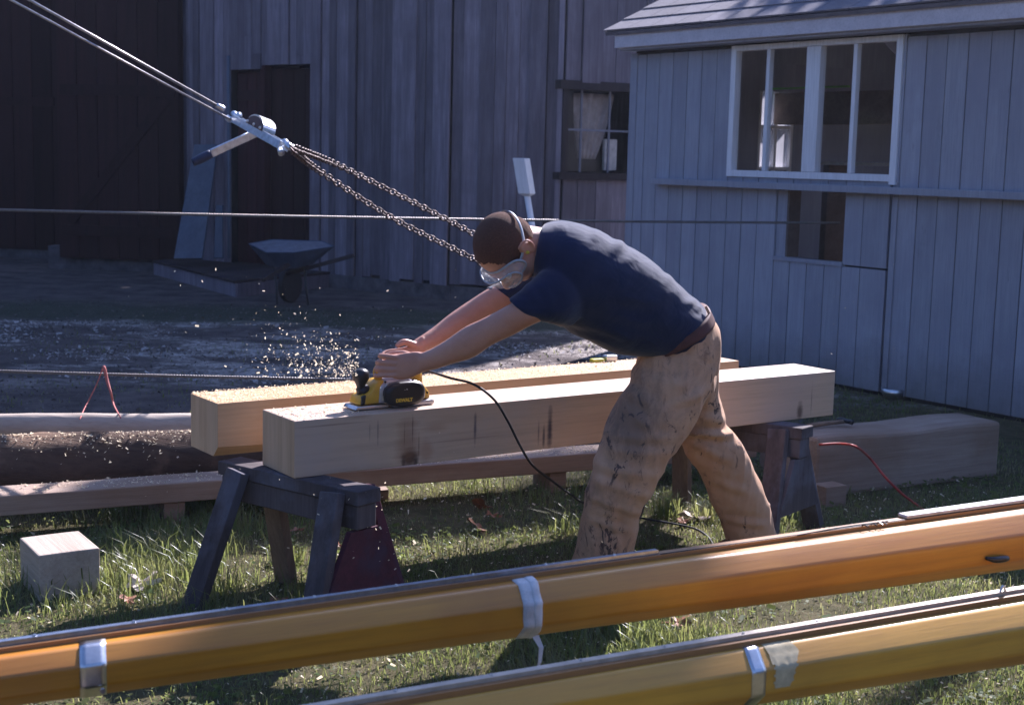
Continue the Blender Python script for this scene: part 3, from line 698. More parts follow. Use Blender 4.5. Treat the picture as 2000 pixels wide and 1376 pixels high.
# logs at left
def log(name, label, a, b, r, mat, wob=.012, taper=0, seg=28, knots=True):
    t = (b-a).normalized(); L = (b-a).length; n = max(30, int(L*30)); s = Vector((-t.y, t.x, 0)).normalized(); u = t.cross(s) if t.cross(s).z > 0 else -t.cross(s)
    bm = bmesh.new(); rings = []
    for i in range(n+1):
        c = t*(L*i/n) + u*noise.noise(Vector((i*.05, r*40, 5)))*.01
        ring = []
        for k in range(seg):
            th = 2*math.pi*k/seg; d = s*math.cos(th)+u*math.sin(th)
            rr_ = (r-taper*i/n) + wob*noise.noise(Vector((L*i/n*1.5, math.cos(th)*1.2+9*r, math.sin(th)*1.2))) + wob*.5*noise.noise(Vector((L*i/n*9, math.cos(th)*4, math.sin(th)*4)))
            ring.append(c+d*rr_)
        rings.append(ring)
    rings_loft(bm, rings); o = obj(name, bm, mat, None, loc=a, smooth=True); return tag(o, label, 'log')
zc = .18; lr = .145; lc1 = at_z(-150, 918, zc); lc2 = at_z(640, 895, zc); print('log', lc1, lc2)
lc1.z = lc2.z = zc
log('log', 'thick dark bark-covered log lying on the left behind the sawhorse', lc1, lc2, lr, M_log, wob=.02)
pz = .27; pc1 = at_z(-150, 836, pz); pc2 = at_z(560, 826, pz); print('pale', pc1, pc2)
log('log', 'slim pale peeled log lying just behind the bark-covered log', pc1, pc2, .062, M_logpale, wob=.006)
bt4, bn4, ang4 = frame_from(lc1, lc2)
ld = lc1+bt4*1.0
for s, lab in ((.9, 'rough dark block under the two logs near the frame edge'), (1.9, 'rough dark block under the two logs near the timbers')):
    p = lc1+bt4*s; H = zc-lr+.012; dpl = (pc1-lc1).dot(bn4)
    o = obj('log_rest', bxm(0, .15, -.12, dpl+.12, 0, H), M_oldbeam, None, loc=(p.x, p.y, 0), rot=(0, 0, ang4)); tag(o, lab, 'block')
    hh = pc1.z-.062; q = p+bn4*(dpl-.06)
    o = obj('log_wedge', bxm(0, .12, .0, .12, H, hh+.004), M_oldbeam, None, loc=(q.x, q.y, 0), rot=(0, 0, ang4)); tag(o, lab.replace('rough dark block under the two logs', 'upper spacer block under the pale log'), 'block')
# cut block lower left
q0 = at_z(75, 1085, .17); q1 = at_z(195, 1070, .17)
t_, n_, ag = frame_from(q0, q1)
q2 = at_z(145, 1020, .17)
bl = timber('timber_block', 'short cut timber block on the grass, pale sunlit top, lower left', (q0.x, q0.y, 0), ag, (q1-q0).length, .27, .17, M_endgrain, M_endgrain, bev=.006, wob=.008, cat='block')
q0b = q0 - t_*.32
# right squared log
a = at_z(1560, 905, .26); b = at_z(1905, 888, .26)
bx = timber('timber', 'rough hewn squared log lying in the shade at the right', at_z(1590, 975, 0)[:], frame_from(at_z(1590, 975, 0), at_z(1910, 935, 0))[2], (at_z(1925, 950, 0)-at_z(1590, 975, 0)).length+.24, .3, .3, M_oldbeam, M_oldbeam, bev=.02, wob=.02)
bxp = Vector(bx.location); bxa = bx.rotation_euler.z
o = obj('block', bxm(0, .13, 0, .1, 0, .1), M_oldbeam, None, loc=at_z(1612, 992, 0)[:], rot=(0, 0, bxa), bevel=.004); tag(o, 'small square offcut block in front of the rough hewn log', 'block')
# mallet lying on the right log
mt = thing('hammer', 'small hammer with a wooden handle lying on the rough hewn log', 'hammer', (bxp+Matrix.Rotation(bxa, 3, 'Z') @ Vector((.22, .2, .322)))[:], (0, 0, bxa+.1))
bm = bmesh.new(); tube(bm, [(-.12, 0, 0), (0, 0, .002), (.14, 0, 0)], [.013, .012, .010], 10, 3); obj('handle', bm, M_horsewood, mt, smooth=True)
bm = bmesh.new(); tube(bm, [(.15, -.05, .004), (.15, -.02, .004), (.15, .03, .004), (.155, .06, 0)], [.015, .012, .013, .004], 10, 3); obj('head', bm, M_black, mt, smooth=True)

# ------------------------------------------------------------------ sawhorses
HZ = HB-BH
def sawhorse(label, near, far, gm, legs_near_mats, plate=True, group='sawhorses under the timbers', legm=None):
    """near/far: centre points of the top rail ends (world)"""
    t = (far-near).normalized(); ang = math.atan2(t.y, t.x); L = (far-near).length
    root = thing('sawhorse', label, 'sawhorse', (near.x, near.y, 0), (0, 0, ang), group)
    H = HZ
    # rail built of two planks so the end shows layers
    obj('rail', bxm(0, L, -.055, .055, H-.05, H-.001), M_horse, root, bevel=.004)
    obj('rail', bxm(.01, L-.01, -.045, .045, H-.135, H-.052), M_horse, root, bevel=.005)
    for s_, xx in ((0, .10), (1, L-.13)):
        for sd in (-1, 1):
            out = .155*sd; mat = (legs_near_mats[0 if sd > 0 else 1] if s_ == 0 else (legm[0 if sd > 0 else 1] if legm else M_horse))
            bm = bmesh.new(); splay = -.05 if s_ == 0 else .07
            beam_between(bm, (xx, sd*.072, H-.015), (xx+splay, sd*.072+out, -.01), .04, .085, (0, sd*.3+1, 0) if False else (1, 0, 0))
            obj('leg', bm, mat, root, bevel=.004)
    if plate:
        bm = bmesh.new(); x = .02
        pr = [(-.065, H-.14), (.065, H-.14), (.185, .13), (-.185, .13)]
        a = [bm.verts.new((x, p[0], p[1])) for p in pr]; b = [bm.verts.new((x+.022, p[0], p[1])) for p in pr]
        bm.faces.new(a); bm.faces.new(b[::-1])
        for i in range(4): bm.faces.new((a[i], a[(i+1) % 4], b[(i+1) % 4], b[i]))
        obj('gusset_plate', bm, gm, root)
    return root
n1 = at_z(735, 965, HZ); f1 = n1 + bn*.0
hx = (at_z(712, 955, HZ))
near1 = at_z(722, 955, HZ); far1 = at_z(442, 893, HZ)
hd = (far1-near1).normalized()
print('horse dir', math.degrees(math.atan2(hd.y, hd.x)), 'len', (far1-near1).length, 'beam n', math.degrees(math.atan2(bn.y, bn.x)))
sawhorse('dark sawhorse with a dull red gusset plate carrying the left ends of the timbers', near1, near1+hd*.70, M_horsered, (M_horse, M_horsered), legm=(M_horse, M_horsewood))
near2 = at_z(1578, 833, HZ); 
sawhorse('dark grey sawhorse with a grey gusset plate under the right ends of the timbers', near2, near2+hd*.80, M_horse, (M_horse, M_horse), legm=(M_horse, M_horsewood))

# ------------------------------------------------------------------ planer
def onbeam(x, y, dz=0): return at_z(x, y, HB+dz)
pc = onbeam(774, 797)
pa = thing('power_planer', 'yellow and black electric hand planer running along the front timber', 'planer', (0, 0, 0), (0, 0, bang))
# place it at mid width of the beam
ac = (pc-A).dot(bt); pa.location = A + bt*ac + bn*.11
pa.location.z = HB+.001
PS = .165  # half length
def profile(name, pts, y0, y1, mat, bevel=.006, parent=pa, seg=2):
    bm = bmesh.new(); a = [bm.verts.new((p[0], y0, p[1])) for p in pts]; b = [bm.verts.new((p[0], y1, p[1])) for p in pts]
    bm.faces.new(a); bm.faces.new(b[::-1]); n = len(pts)
    for i in range(n): bm.faces.new((a[i], a[(i+1) % n], b[(i+1) % n], b[i]))
    return obj(name, bm, mat, parent, bevel=bevel, smooth=True)
profile('rear_shoe', [(-.01, 0), (.158, 0), (.166, .008), (.16, .02), (-.01, .014)], -.045, .045, M_lightgrey, .002)
profile('front_shoe', [(-.165, .004), (-.03, .004), (-.03, .016), (-.155, .016)], -.047, .047, M_steel, .002)
profile('front_body', [(-.148, .018), (-.03, .02), (-.02, .1), (-.06, .104), (-.085, .085), (-.1, .06), (-.135, .05)], -.04, .04, M_yellow, .008)
profile('motor_housing', [(-.07, .018), (.11, .022), (.13, .05), (.115, .085), (.05, .106), (-.04, .108), (-.065, .08)], -.046, .046, M_lightgrey, .012)
profile('chip_guard', [(-.14, .02), (-.125, .02), (-.12, .055), (-.135, .05)], -.046, -.03, M_black, .003)
profile('rear_body', [(.108, .02), (.152, .02), (.15, .045), (.125, .075), (.105, .088)], -.036, .036, M_yellow, .007)
# oval belt cover
bm = bmesh.new(); rg = []
for y_, k in ((-.044, 1.0), (-.066, .98), (-.074, .9), (-.076, .7)):
    rg.append([Vector((.03+.083*k*math.copysign(abs(math.cos(t))**.75, math.cos(t)), y_, .052+.046*k*math.copysign(abs(math.sin(t))**.75, math.sin(t)))) for t in [2*math.pi*i/40 for i in range(40)]])
rings_loft(bm, rg); cov = obj('belt_cover', bm, M_black, pa, smooth=True)
tx = bpy.data.curves.new('label_text', 'FONT'); tx.body = 'DEWALT'; tx.size = .017; tx.extrude = .0006; tx.align_x = 'CENTER'; tx.offset = .0008
to = bpy.data.objects.new('lt', tx); C.objects.link(to)
dg = bpy.context.evaluated_depsgraph_get(); tm = bpy.data.meshes.new_from_object(to.evaluated_get(dg)); bpy.data.objects.remove(to)
tm.transform(Matrix.Translation((.018, -.0768, .026)) @ Matrix.Rotation(R(90), 4, 'X')); tm.materials.clear()
lt = obj('lettering', tm, plain('yellow_print', (.75, .5, .05), .5, bumpd=0), pa)
tx = bpy.data.curves.new('mark_text', 'FONT'); tx.body = '- ='; tx.size = .012; tx.extrude = .0005
to = bpy.data.objects.new('lt', tx); C.objects.link(to)
dg = bpy.context.evaluated_depsgraph_get(); tm = bpy.data.meshes.new_from_object(to.evaluated_get(dg)); bpy.data.objects.remove(to)
tm.transform(Matrix.Translation((.018, -.0768, .066)) @ Matrix.Rotation(R(90), 4, 'X')); tm.materials.clear()
obj('lettering', tm, plain('pale_print', (.7, .7, .7), .5, bumpd=0), pa)
for (sx, sz) in ((-.045, .098), (.07, .096), (.138, .045), (-.128, .035)):
    bm = bmesh.new(); bmesh.ops.create_cone(bm, cap_ends=True, segments=12, radius1=.004, radius2=.004, depth=.004, matrix=Matrix.Translation((sx, -.0475 if sx < .1 and sx > -.1 else (-.0375 if sx > 0 else -.0415), sz)) @ Matrix.Rotation(R(90), 4, 'X'))
    obj('screw', bm, M_black, pa)
profile('grip_line', [(-.058, .03), (-.048, .03), (-.03, .095), (-.04, .095)], -.0485, -.044, M_steel, .001)
# knob
bm = bmesh.new()
prof = [(.014, .05), (.017, .068), (.014, .078), (.02, .092), (.029, .108), (.031, .124), (.026, .137), (.014, .144), (.004, .146)]
rings_loft(bm, [[Vector((-.118+r*math.cos(t), r*math.sin(t)-.0, z)) for t in [2*math.pi*i/24 for i in range(24)]] for r, z in prof])
obj('knob', bm, M_black, pa, smooth=True)
bm = bmesh.new(); tube(bm, [(-.09, 0, .06), (-.105, 0, .065), (-.118, 0, .055)], [.02, .022, .024], 12, 3); obj('knob_base', bm, M_black, pa, smooth=True)
# D handle on top: bar the hands close around
bm = bmesh.new(); tube(bm, [(-.045, 0, .1), (-.05, 0, .135), (-.015, 0, .155), (.04, 0, .16), (.085, 0, .15), (.112, 0, .12), (.118, 0, .075)], [.016, .016, .0165, .0165, .017, .018, .019], 14, 5); obj('handle', bm, M_yellow, pa, smooth=True)
profile('handle_guard', [(.095, .085), (.118, .085), (.122, .11), (.112, .14), (.1, .15), (.088, .135)], -.02, .02, M_yellow, .005)
bm = bmesh.new(); tube(bm, [(.118, 0, .118), (.14, 0, .118), (.165, 0, .117)], [.009, .0065, .005], 10, 3); obj('cord_guard', bm, M_rubber, pa, smooth=True)
PM = Matrix.Translation(pa.location) @ Matrix.Rotation(bang, 4, 'Z')
pw = PM @ Vector((.165, 0, .117))
# power cord
cp = [pw, at_d(880, 738, 5.02), at_d(925, 750, 5.03), at_d(965, 780, 5.03), at_d(992, 822, 5.07), at_d(1015, 868, 5.12), at_d(1040, 908, 5.17), at_d(1075, 936, 5.35), at_d(1115, 965, 5.7)]
g1 = at_z(1150, 985, .02); g2 = at_z(1250, 1010, .02); g3 = at_z(1310, 1021, .03); g4 = at_z(1355, 1031, .025); g5 = at_z(1378, 1044, .02); g6 = at_z(1392, 1062, .01); g7 = at_z(1420, 1120, .01)
bm = bmesh.new(); tube(bm, cp+[g1, g2, g3, g4, g5, g6, g7], .0048, 8, 6); cd = obj('cable', bm, M_rubber, None, smooth=True); tag(cd, 'black power cord hanging from the planer over the timber to the grass', 'cord')
# red cord at right
bm = bmesh.new(); rc = [at_z(1600, 868, .33), at_z(1640, 866, .335), at_z(1672, 872, .33), at_d(1700, 895, 6.85), at_d(1728, 930, 6.7), at_z(1760, 962, .06), at_z(1790, 985, .012), at_z(1850, 1030, .01)]
tube(bm, rc, .006, 8, 5); cd = obj('cord', bm, M_redcord, None, smooth=True); tag(cd, 'red cord draped over the rough hewn log down to the grass', 'cord')
# tape rule on the back timber
o1 = at_z(1180, 706, HB)
tr = thing('tape_rule', 'yellow and silver tape rule lying on top of the rear timber', 'tape measure', (o1+bn*.0)[:], (0, 0, bang-.1))
obj('case', bxm(-.0, .06, -.02, .02, .001, .03), M_steel, tr, bevel=.006)
obj('yellow_end', bxm(-.07, -.003, -.016, .016, .001, .016), plain('tool_yellow', (.6, .55, .05), .5), tr, bevel=.004)

# ------------------------------------------------------------------ ropes, cables, winch and chain
def rope(name, label, a, b, r, sag=.0, mat=None, lay=.045, cat='rope', pts=None):
    bm = bmesh.new(); L = (b-a).length; n = int(L/lay*6); t = (b-a).normalized(); s = t.cross(Vector((0, 0, 1))).normalized(); u = s.cross(t)
    for st in range(3):
        path = []
        for i in range(n+1):
            f = i/n; ph = 2*math.pi*(f*L/lay/1.0 + st/3)
            path.append(a*(1-f)+b*f + Vector((0, 0, -sag*4*f*(1-f))) - a + (s*math.cos(ph)+u*math.sin(ph))*r*.55)
        rg = []
        for i, c in enumerate(path):
            rg.append([c + (s*math.cos(q)+u*math.sin(q))*r*.55 for q in [2*math.pi*k/5 for k in range(5)]])
        rings_loft(bm, rg)
    o = obj(name, bm, mat, None, loc=a, smooth=True); return tag(o, label, cat)
M_rope = plain('twisted_steel_rope', (.2, .18, .17), .45, metal=.5, nscale=60)
ra = at_d(-250, 403, 8.7); ws_p = ws.M() @ Vector((lx0+.25, .1, at_d(1600, 434, 10.3).z)); rbp = at_d(1640, 435, 10.5)
rope('rope', 'long twisted wire rope stretched level across the yard into the shed opening', ra, rbp, .0095, 0.02, M_rope, lay=.05)
rc_ = at_d(-250, 716, 7.6); rd_ = at_d(900, 744, 7.9)
rope('rope', 'lower twisted wire rope passing behind the timbers above the pale log', rc_, rd_, .0085, 0.01, M_rope, lay=.045)
# red twine over the lower rope
bm = bmesh.new(); h = at_d(203, 722, 7.62)
tube(bm, [at_z(156, 818, .36), at_d(166, 795, 7.5), at_d(180, 768, 7.6), at_d(192, 742, 7.62), h+Vector((-.006, 0, .012))], [.003, .003, .0035, .003, .004], 8, 4)
tube(bm, [h+Vector((-.006, 0, .012)), h+Vector((.006, -.012, .014)), at_d(209, 742, 7.6), at_d(217, 768, 7.55), at_d(222, 790, 7.5), at_z(236, 816, .37)], [.004, .008, .009, .006, .005, .003], 8, 4)
tw = obj('twine', bm, plain('faded_pink_twine', (.45, .14, .12), .8), None, smooth=True); tag(tw, 'red and white twine looped over the lower rope above the logs', 'twine')
# stake holding the lower rope's end
# winch
W0 = at_d(460, 226, 8.0); W1 = at_d(560, 281, 7.3)
wt = (W1-W0).normalized(); WL = (W1-W0).length
wn = wt.cross(Vector((0, -1, 0))).normalized()
if wn.z < 0: wn = -wn
wd_ = wn.cross(wt)
MW = Matrix(((wt.x, wd_.x, wn.x, W0.x), (wt.y, wd_.y, wn.y, W0.y), (wt.z, wd_.z, wn.z, W0.z), (0, 0, 0, 1)))
wi = thing('hand_winch', 'steel hand winch with a long lever pulling the chain, hanging in the air', 'winch', W0[:]); 
wi.rotation_euler = MW.to_euler()
M_zinc = plain('zinc_plate', (.5, .56, .66), .35, metal=.7, nscale=30)
for y_ in (-.03, .024): obj('side_plate', bxm(.04, WL-.02, y_, y_+.006, -.04, .004), M_zinc, wi, bevel=.002)
bm = bmesh.new(); bmesh.ops.create_cone(bm, cap_ends=True, segments=28, radius1=.03, radius2=.03, depth=.044, matrix=Matrix.Translation((WL*.5, 0, .015)) @ Matrix.Rotation(R(90), 4, 'X')); obj('drum', bm, M_cable, wi, smooth=False)
# ratchet cover, arched, dark red with bright edge
bm = bmesh.new(); rg = []
for i in range(13):
    t = math.pi*i/12; rg.append([Vector((WL*.5-.13*math.cos(t), y_, .0+.06*math.sin(t)+dz_)) for y_, dz_ in ((-.036, -.0), (.036, 0), (.036, .007), (-.036, .007))])
rings_loft(bm, rg); obj('guard', bm, M_steel, wi)
bm = bmesh.new(); ar = [(WL*.5-.127*math.cos(math.pi*i/16), .0+.057*math.sin(math.pi*i/16)) for i in range(17)]
fa_ = [bm.verts.new((x, -.04, z)) for x, z in ar]; fb2 = [bm.verts.new((x, -.034, z)) for x, z in ar]
bm.faces.new(fa_); bm.faces.new(fb2[::-1])
for i in range(17): bm.faces.new((fa_[i], fa_[(i+1) % 17], fb2[(i+1) % 17], fb2[i]))
obj('ratchet_cover', bm, plain('winch_dark_red', (.04, .008, .016), .5), wi)
for bx_ in (.1, .0, -.1):
    bm = bmesh.new(); bmesh.ops.create_cone(bm, cap_ends=True, segments=12, radius1=.009, radius2=.007, depth=.008, matrix=Matrix.Translation((WL*.5+bx_, -.043, .012)) @ Matrix.Rotation(R(90), 4, 'X')); obj('bolt', bm, M_steel, wi)
bm = bmesh.new(); tube(bm, [(.05, 0, .01), (.0, 0, .0), (-.03, 0, .005), (-.06, 0, .0)], [.02, .014, .018, .01], 12, 4); obj('swivel', bm, M_zinc, wi, smooth=True)
bm = bmesh.new(); tube(bm, [(-.045, -.02, -.03), (-.005, -.02, -.032), (.03, -.01, -.01)], [.018, .017, .01], 12, 4); obj('pulley_block', bm, M_zinc, wi, smooth=True)
bm = bmesh.new(); tube(bm, [(WL-.03, 0, .0), (WL+.0, 0, 0), (WL+.03, 0, -.004), (WL+.07, 0, -.01), (WL+.085, 0, .01)], [.022, .014, .02, .011, .007], 12, 4); obj('hook', bm, M_steel, wi, smooth=True)
bm = bmesh.new(); tube(bm, [(WL-.06, -.0, -.04), (WL-.02, 0, -.055)], [.014, .018], 12, 3); obj('release_knob', bm, M_zinc, wi, smooth=True)
MWi = MW.inverted()
la = MWi @ at_d(508, 256, 7.98); lb = MWi @ at_d(412, 300, 7.9); lcp = MWi @ at_d(376, 318, 7.87)
bm = bmesh.new(); beam_between(bm, la, lb, .016, .046, (0, 0, 1)); obj('lever', bm, M_zinc, wi, bevel=.005)
bm = bmesh.new(); tube(bm, [lb, (lb+lcp)/2, lcp], [.025, .027, .022], 12, 3); obj('grip', bm, plain('dark_blue_grip', (.012, .02, .06), .5), wi, smooth=True)
# cables up-left
e_ = at_d(438, 214, 7.98)
bm = bmesh.new(); p_ = at_d(-130, -105, 7.2); tube(bm, [p_-e_, Vector((0, 0, 0))], .0075, 8, 2)
cb = obj('cable', bm, M_cable, None, loc=e_, smooth=True); tag(cb, 'upper of the two steel cables running up left from the winch', 'cable', 'steel cables running up left from the winch')
e2 = at_d(455, 236, 7.98)
bm = bmesh.new(); p2 = at_d(-130, -82, 7.2); tube(bm, [p2-e2, Vector((0, 0, 0))], .0065, 8, 2)
cb = obj('cable', bm, M_cable, None, loc=e2, smooth=True); tag(cb, 'lower of the two steel cables running up left from the winch', 'cable', 'steel cables running up left from the winch')
MWi = MW.inverted(); fa = MWi @ (e_+(p_-e_).normalized()*.05); fb_ = MWi @ e_
bm = bmesh.new(); tube(bm, [fa, (fa+fb_)/2, fb_], [.013, .016, .015], 12, 3); obj('ferrule', bm, M_steel, wi, smooth=True)

# chain runs
def link_mesh(L, W, r):
    bm = bmesh.new(); pts = []
    for i in range(16):
        t = 2*math.pi*i/16; c, s = math.cos(t), math.sin(t)
        pts.append(Vector((math.copysign(L/2-W/2, c) + c*W/2 if abs(c) > .01 else 0, s*W/2, 0)))
    rg = []
    for i, p in enumerate(pts):
        t = (pts[(i+1) % 16]-pts[i-1]).normalized(); nn = Vector((0, 0, 1)); bb = t.cross(nn)
        rg.append([p + (nn*math.cos(q)+bb*math.sin(q))*r for q in [2*math.pi*k/7 for k in range(7)]])
    R_ = [[bm.verts.new(q) for q in r_] for r_ in rg]
    for i in range(16):
        a, b = R_[i], R_[(i+1) % 16]
        for k in range(7): bm.faces.new((a[k], a[(k+1) % 7], b[(k+1) % 7], b[k]))
    me = bpy.data.meshes.new('link'); bm.to_mesh(me); bm.free(); me.polygons.foreach_set('use_smooth', [True]*len(me.polygons)); me.materials.append(M_chain); return me
LK = link_mesh(.052, .034, .0052)
def chain(label, pts, pitch=.0385, group=None):
    P = catmull(pts, 24); P = [Vector(p) for p in P]; acc = [0]
    for a, b in zip(P, P[1:]): acc.append(acc[-1]+(b-a).length)
    root = thing('chain', label, 'chain', P[0][:], group=group); n = int(acc[-1]/pitch); j = 0
    for k in range(n):
        s = k*pitch
        while j < len(acc)-2 and acc[j+1] < s: j += 1
        p = P[j].lerp(P[j+1], (s-acc[j])/max(1e-6, acc[j+1]-acc[j])); t = (P[j+1]-P[j]).normalized()
        q = t.to_track_quat('X', 'Z') @ Matrix.Rotation(R(90)*(k % 2)+R(38)+random.uniform(-.12, .12), 3, 'X').to_quaternion()
        o = bpy.data.objects.new('link', LK); C.objects.link(o); o.parent = root; o.location = p-P[0]; o.rotation_euler = q.to_euler()
    return root
st0 = MW @ Vector((WL+.095, 0, .0))
chain('upper of the two rusty chain runs hanging from the winch behind the man', [st0, at_d(660, 323, 8.35), at_d(800, 392, 8.65), at_d(925, 457, 8.9), at_d(1110, 560, 9.3), at_d(1280, 668, 9.7), at_z(1330, 742, .02)], group='chain runs between winch and ground')
chain('lower of the two rusty chain runs hanging from the winch behind the man', [st0-Vector((-.0, .02, .015)), at_d(625, 335, 8.35), at_d(770, 428, 8.65), at_d(925, 506, 8.9), at_d(1080, 590, 9.3), at_d(1250, 690, 9.7), at_z(1325, 746, .02)], group='chain runs between winch and ground')
akp = at_z(1330, 745, 0)
bm = bmesh.new(); tube(bm, [(0, 0, -.1), (0, 0, .06)], .02, 8, 2); o = obj('anchor_stake', bm, M_chain, None, loc=akp); tag(o, 'iron stake in the ground holding the chain ends behind the man', 'stake')

# ------------------------------------------------------------------ spars (varnished masts)
def spar(label, px, z, rad, mat, name='mast', ext=(0, 0)):
    """px: three (x, y) pixels along the top edge; z height of the top edge; rad radii at those pixels"""
    P3 = [at_z(x, y, z) for x, y in px]
    t = (P3[2]-P3[0]).normalized(); L = (P3[2]-P3[0]).length
    a = P3[0]-t*ext[0]; Lt = L+sum(ext); ang = math.atan2(t.y, t.x)
    ctr = z - rad[0]
    root = thing(name, label, 'mast', (a.x, a.y, 0), (0, 0, ang))
    tm_ = (P3[1]-P3[0]).dot(t)
    def rad_at(x):
        s = x-ext[0]
        if s < tm_: return rad[0]+(rad[1]-rad[0])*s/tm_
        return rad[1]+(rad[2]-rad[1])*(s-tm_)/(L-tm_)
    bm = bmesh.new(); rings = []
    n = 60
    for i in range(n+1):
        x = Lt*i/n; r = rad_at(x); ring = []
        for k in range(64):
            th = 2*math.pi*k/64
            q = (th+R(22.5)) % (math.pi/4) - math.pi/8; oc = math.cos(math.pi/8)/math.cos(q)
            rr_ = r*(.12 + .88*oc)
            ring.append(Vector((x, rr_*math.cos(th), z-r+rr_*math.sin(th))))
        rings.append(ring)
    rings_loft(bm, rings)
    sp = obj('shaft', bm, mat, root, smooth=True)
    return root, rad_at, Lt, ext, t
M_var1 = wood('varnished_spruce', (.66, .31, .02), (.48, .18, .012), 'X', 11, .45, .0, bumpd=.0015, spec=.4, coat=.5, dirt=(.36, .13, .012))
M_var2 = wood('varnished_golden_pine', (.78, .42, .045), (.62, .28, .025), 'X', 11, .45, .0, bumpd=.0015, spec=.4, coat=.5, dirt=(.40, .2, .03))
M_trackwood = wood('track_batten_wood', (.42, .22, .09), (.3, .14, .05), 'X', 10, .45, .05, bumpd=.001, coat=.3)
m1_, ra1, L1_, ex1, t1 = spar('long varnished orange mast with a metal track, crossing the foreground below the man', [(30, 1270), (1040, 1136), (1960, 994)], .66, (.052, .067, .088), M_var1, ext=(.35, 1.0))
m2_, ra2, L2_, ex2, t2 = spar('golden yellow varnished mast at the lower right corner, nearest the camera', [(870, 1352), (1450, 1257), (1960, 1167)], .60, (.055, .068, .082), M_var2, ext=(.5, 1.0))
def sx(root, ra, x, y, z):   # distance along a spar of a pixel on its top edge
    p = at_z(x, y, z); q = Matrix.Rotation(-root.rotation_euler.z, 3, 'Z') @ (p-Vector((root.location.x, root.location.y, 0))); return q.x
def ridge(root, ra, name, mat, x0, x1, off, w_, h0, h1, z, n=24, bev=0, y0=0):
    """strip lying along the top of the spar"""
    bm = bmesh.new(); rings = []
    for i in range(n+1):
        x = x0+(x1-x0)*i/n; r = ra(x); zz = z
        rings.append([Vector((x, off-w_/2, zz+h0)), Vector((x, off+w_/2, zz+h0)), Vector((x, off+w_/2, zz+h1)), Vector((x, off-w_/2, zz+h1))])
    rings_loft(bm, rings); return obj(name, bm, mat, root, bevel=bev)
def band(root, ra, name, mat, xc, wdt, th, z, wobb=0, tw=0):
    bm = bmesh.new(); rings = []
    for i in range(5):
        x0 = xc-wdt/2+wdt*i/4; rr = ra(x0)+th*(1 if 0 < i < 4 else .6)
        ring = []
        for k in range(64):
            a = 2*math.pi*k/64; q = (a+R(22.5)) % (math.pi/4)-math.pi/8; oc = math.cos(math.pi/8)/math.cos(q)
            r_ = rr*(.12+.88*oc)+.0008+wobb*noise.noise(Vector((x0*40, math.cos(a)*3, math.sin(a)*3)))
            ring.append(Vector((x0+tw*math.cos(a)+wobb*2*noise.noise(Vector((3, math.cos(a)*2, math.sin(a)*2+i*.2))), r_*math.cos(a), z-ra(x0)+r_*math.sin(a))))
        rings.append(ring)
    rings_loft(bm, rings); return obj(name, bm, mat, root, smooth=True)
# mast 1 fittings
xb = sx(m1_, ra1, 1300, 1092, .66)
M_track = plain('track_metal', (.3, .34, .42), .3, metal=.8, nscale=30)
ridge(m1_, ra1, 'track_base', M_trackwood, 0, L1_, .022, .03, -.008, .006, .66)
ridge(m1_, ra1, 'track', M_track, 0, xb, .024, .014, .006, .016, .66)
ridge(m1_, ra1, 'groove_strip', M_rubber, xb+.002, L1_, .012, .004, .0035, .0075, .66)
for k in range(11):
    xx = .2+k*.19
    if xx < xb:
        bm = bmesh.new(); bmesh.ops.create_cone(bm, cap_ends=True, segments=10, radius1=.004, radius2=.003, depth=.003, matrix=Matrix.Translation((xx, .024, .6775))); obj('rivet', bm, M_steel, m1_)
x_ = sx(m1_, ra1, 182, 1250, .66); band(m1_, ra1, 'metal_band', M_steel, x_, .05, .0016, .66, tw=.012)
bm = bmesh.new(); bmesh.ops.create_cone(bm, cap_ends=True, segments=12, radius1=.006, radius2=.005, depth=.005, matrix=Matrix.Translation((x_+.004, -ra1(x_)-.004, .66-ra1(x_)-.03)) @ Matrix.Rotation(R(90), 4, 'X')); obj('rivet', bm, M_steel, m1_)
x_ = sx(m1_, ra1, 1035, 1136, .66)
tp = band(m1_, ra1, 'tape_wrap', M_tape, x_, .05, .0025, .66, wobb=.0025, tw=.008)
band(m1_, ra1, 'tape_wrap', M_tape, x_+.016, .022, .005, .66, wobb=.003, tw=.012)
bm = bmesh.new(); r_ = ra1(x_); zb = .66-2*r_
pts = [Vector((x_+.02, -.03, zb+.006)), Vector((x_+.024, -.05, zb-.015)), Vector((x_+.018, -.055, zb-.05)), Vector((x_+.012, -.052, zb-.085))]
for q0_, q1_, w0_, w1_ in ((0, 1, .009, .006), (1, 2, .006, .004), (2, 3, .004, .002)):
    a_, b_2 = pts[q0_], pts[q1_]; vs = [bm.verts.new(a_+Vector((-w0_, 0, 0))), bm.verts.new(a_+Vector((w0_, 0, 0))), bm.verts.new(b_2+Vector((w1_, 0, 0))), bm.verts.new(b_2+Vector((-w1_, 0, 0)))]; bm.faces.new(vs)
tl = obj('loose_end', bm, M_tape, tp); sdm = tl.modifiers.new('s', 'SOLIDIFY'); sdm.thickness = .0015
x0_ = sx(m1_, ra1, 1770, 1018, .66); ridge(m1_, ra1, 'cover_plate', plain('pale_plate', (.55, .52, .5), .5), x0_, L1_, .028, .034, .007, .017, .66, bev=.003)
x0_ = sx(m1_, ra1, 1722, 1030, .66)
for dx in (-.05, -.02, 0, .015):
    bm = bmesh.new(); tube(bm, [(x0_+dx, .01, .664), (x0_+dx*1.1, .006, .672), (x0_+dx, -.012, .668)], .0018, 6, 3); obj('wire_tie', bm, M_black, m1_)
bm = bmesh.new(); tube(bm, [(x0_-.28, .004, .668), (x0_-.12, .006, .672), (x0_+.03, .002, .672)], .0018, 6, 4); obj('wire', bm, M_black, m1_)
xc = sx(m1_, ra1, 1905, 1002, .66); rr_ = ra1(xc)
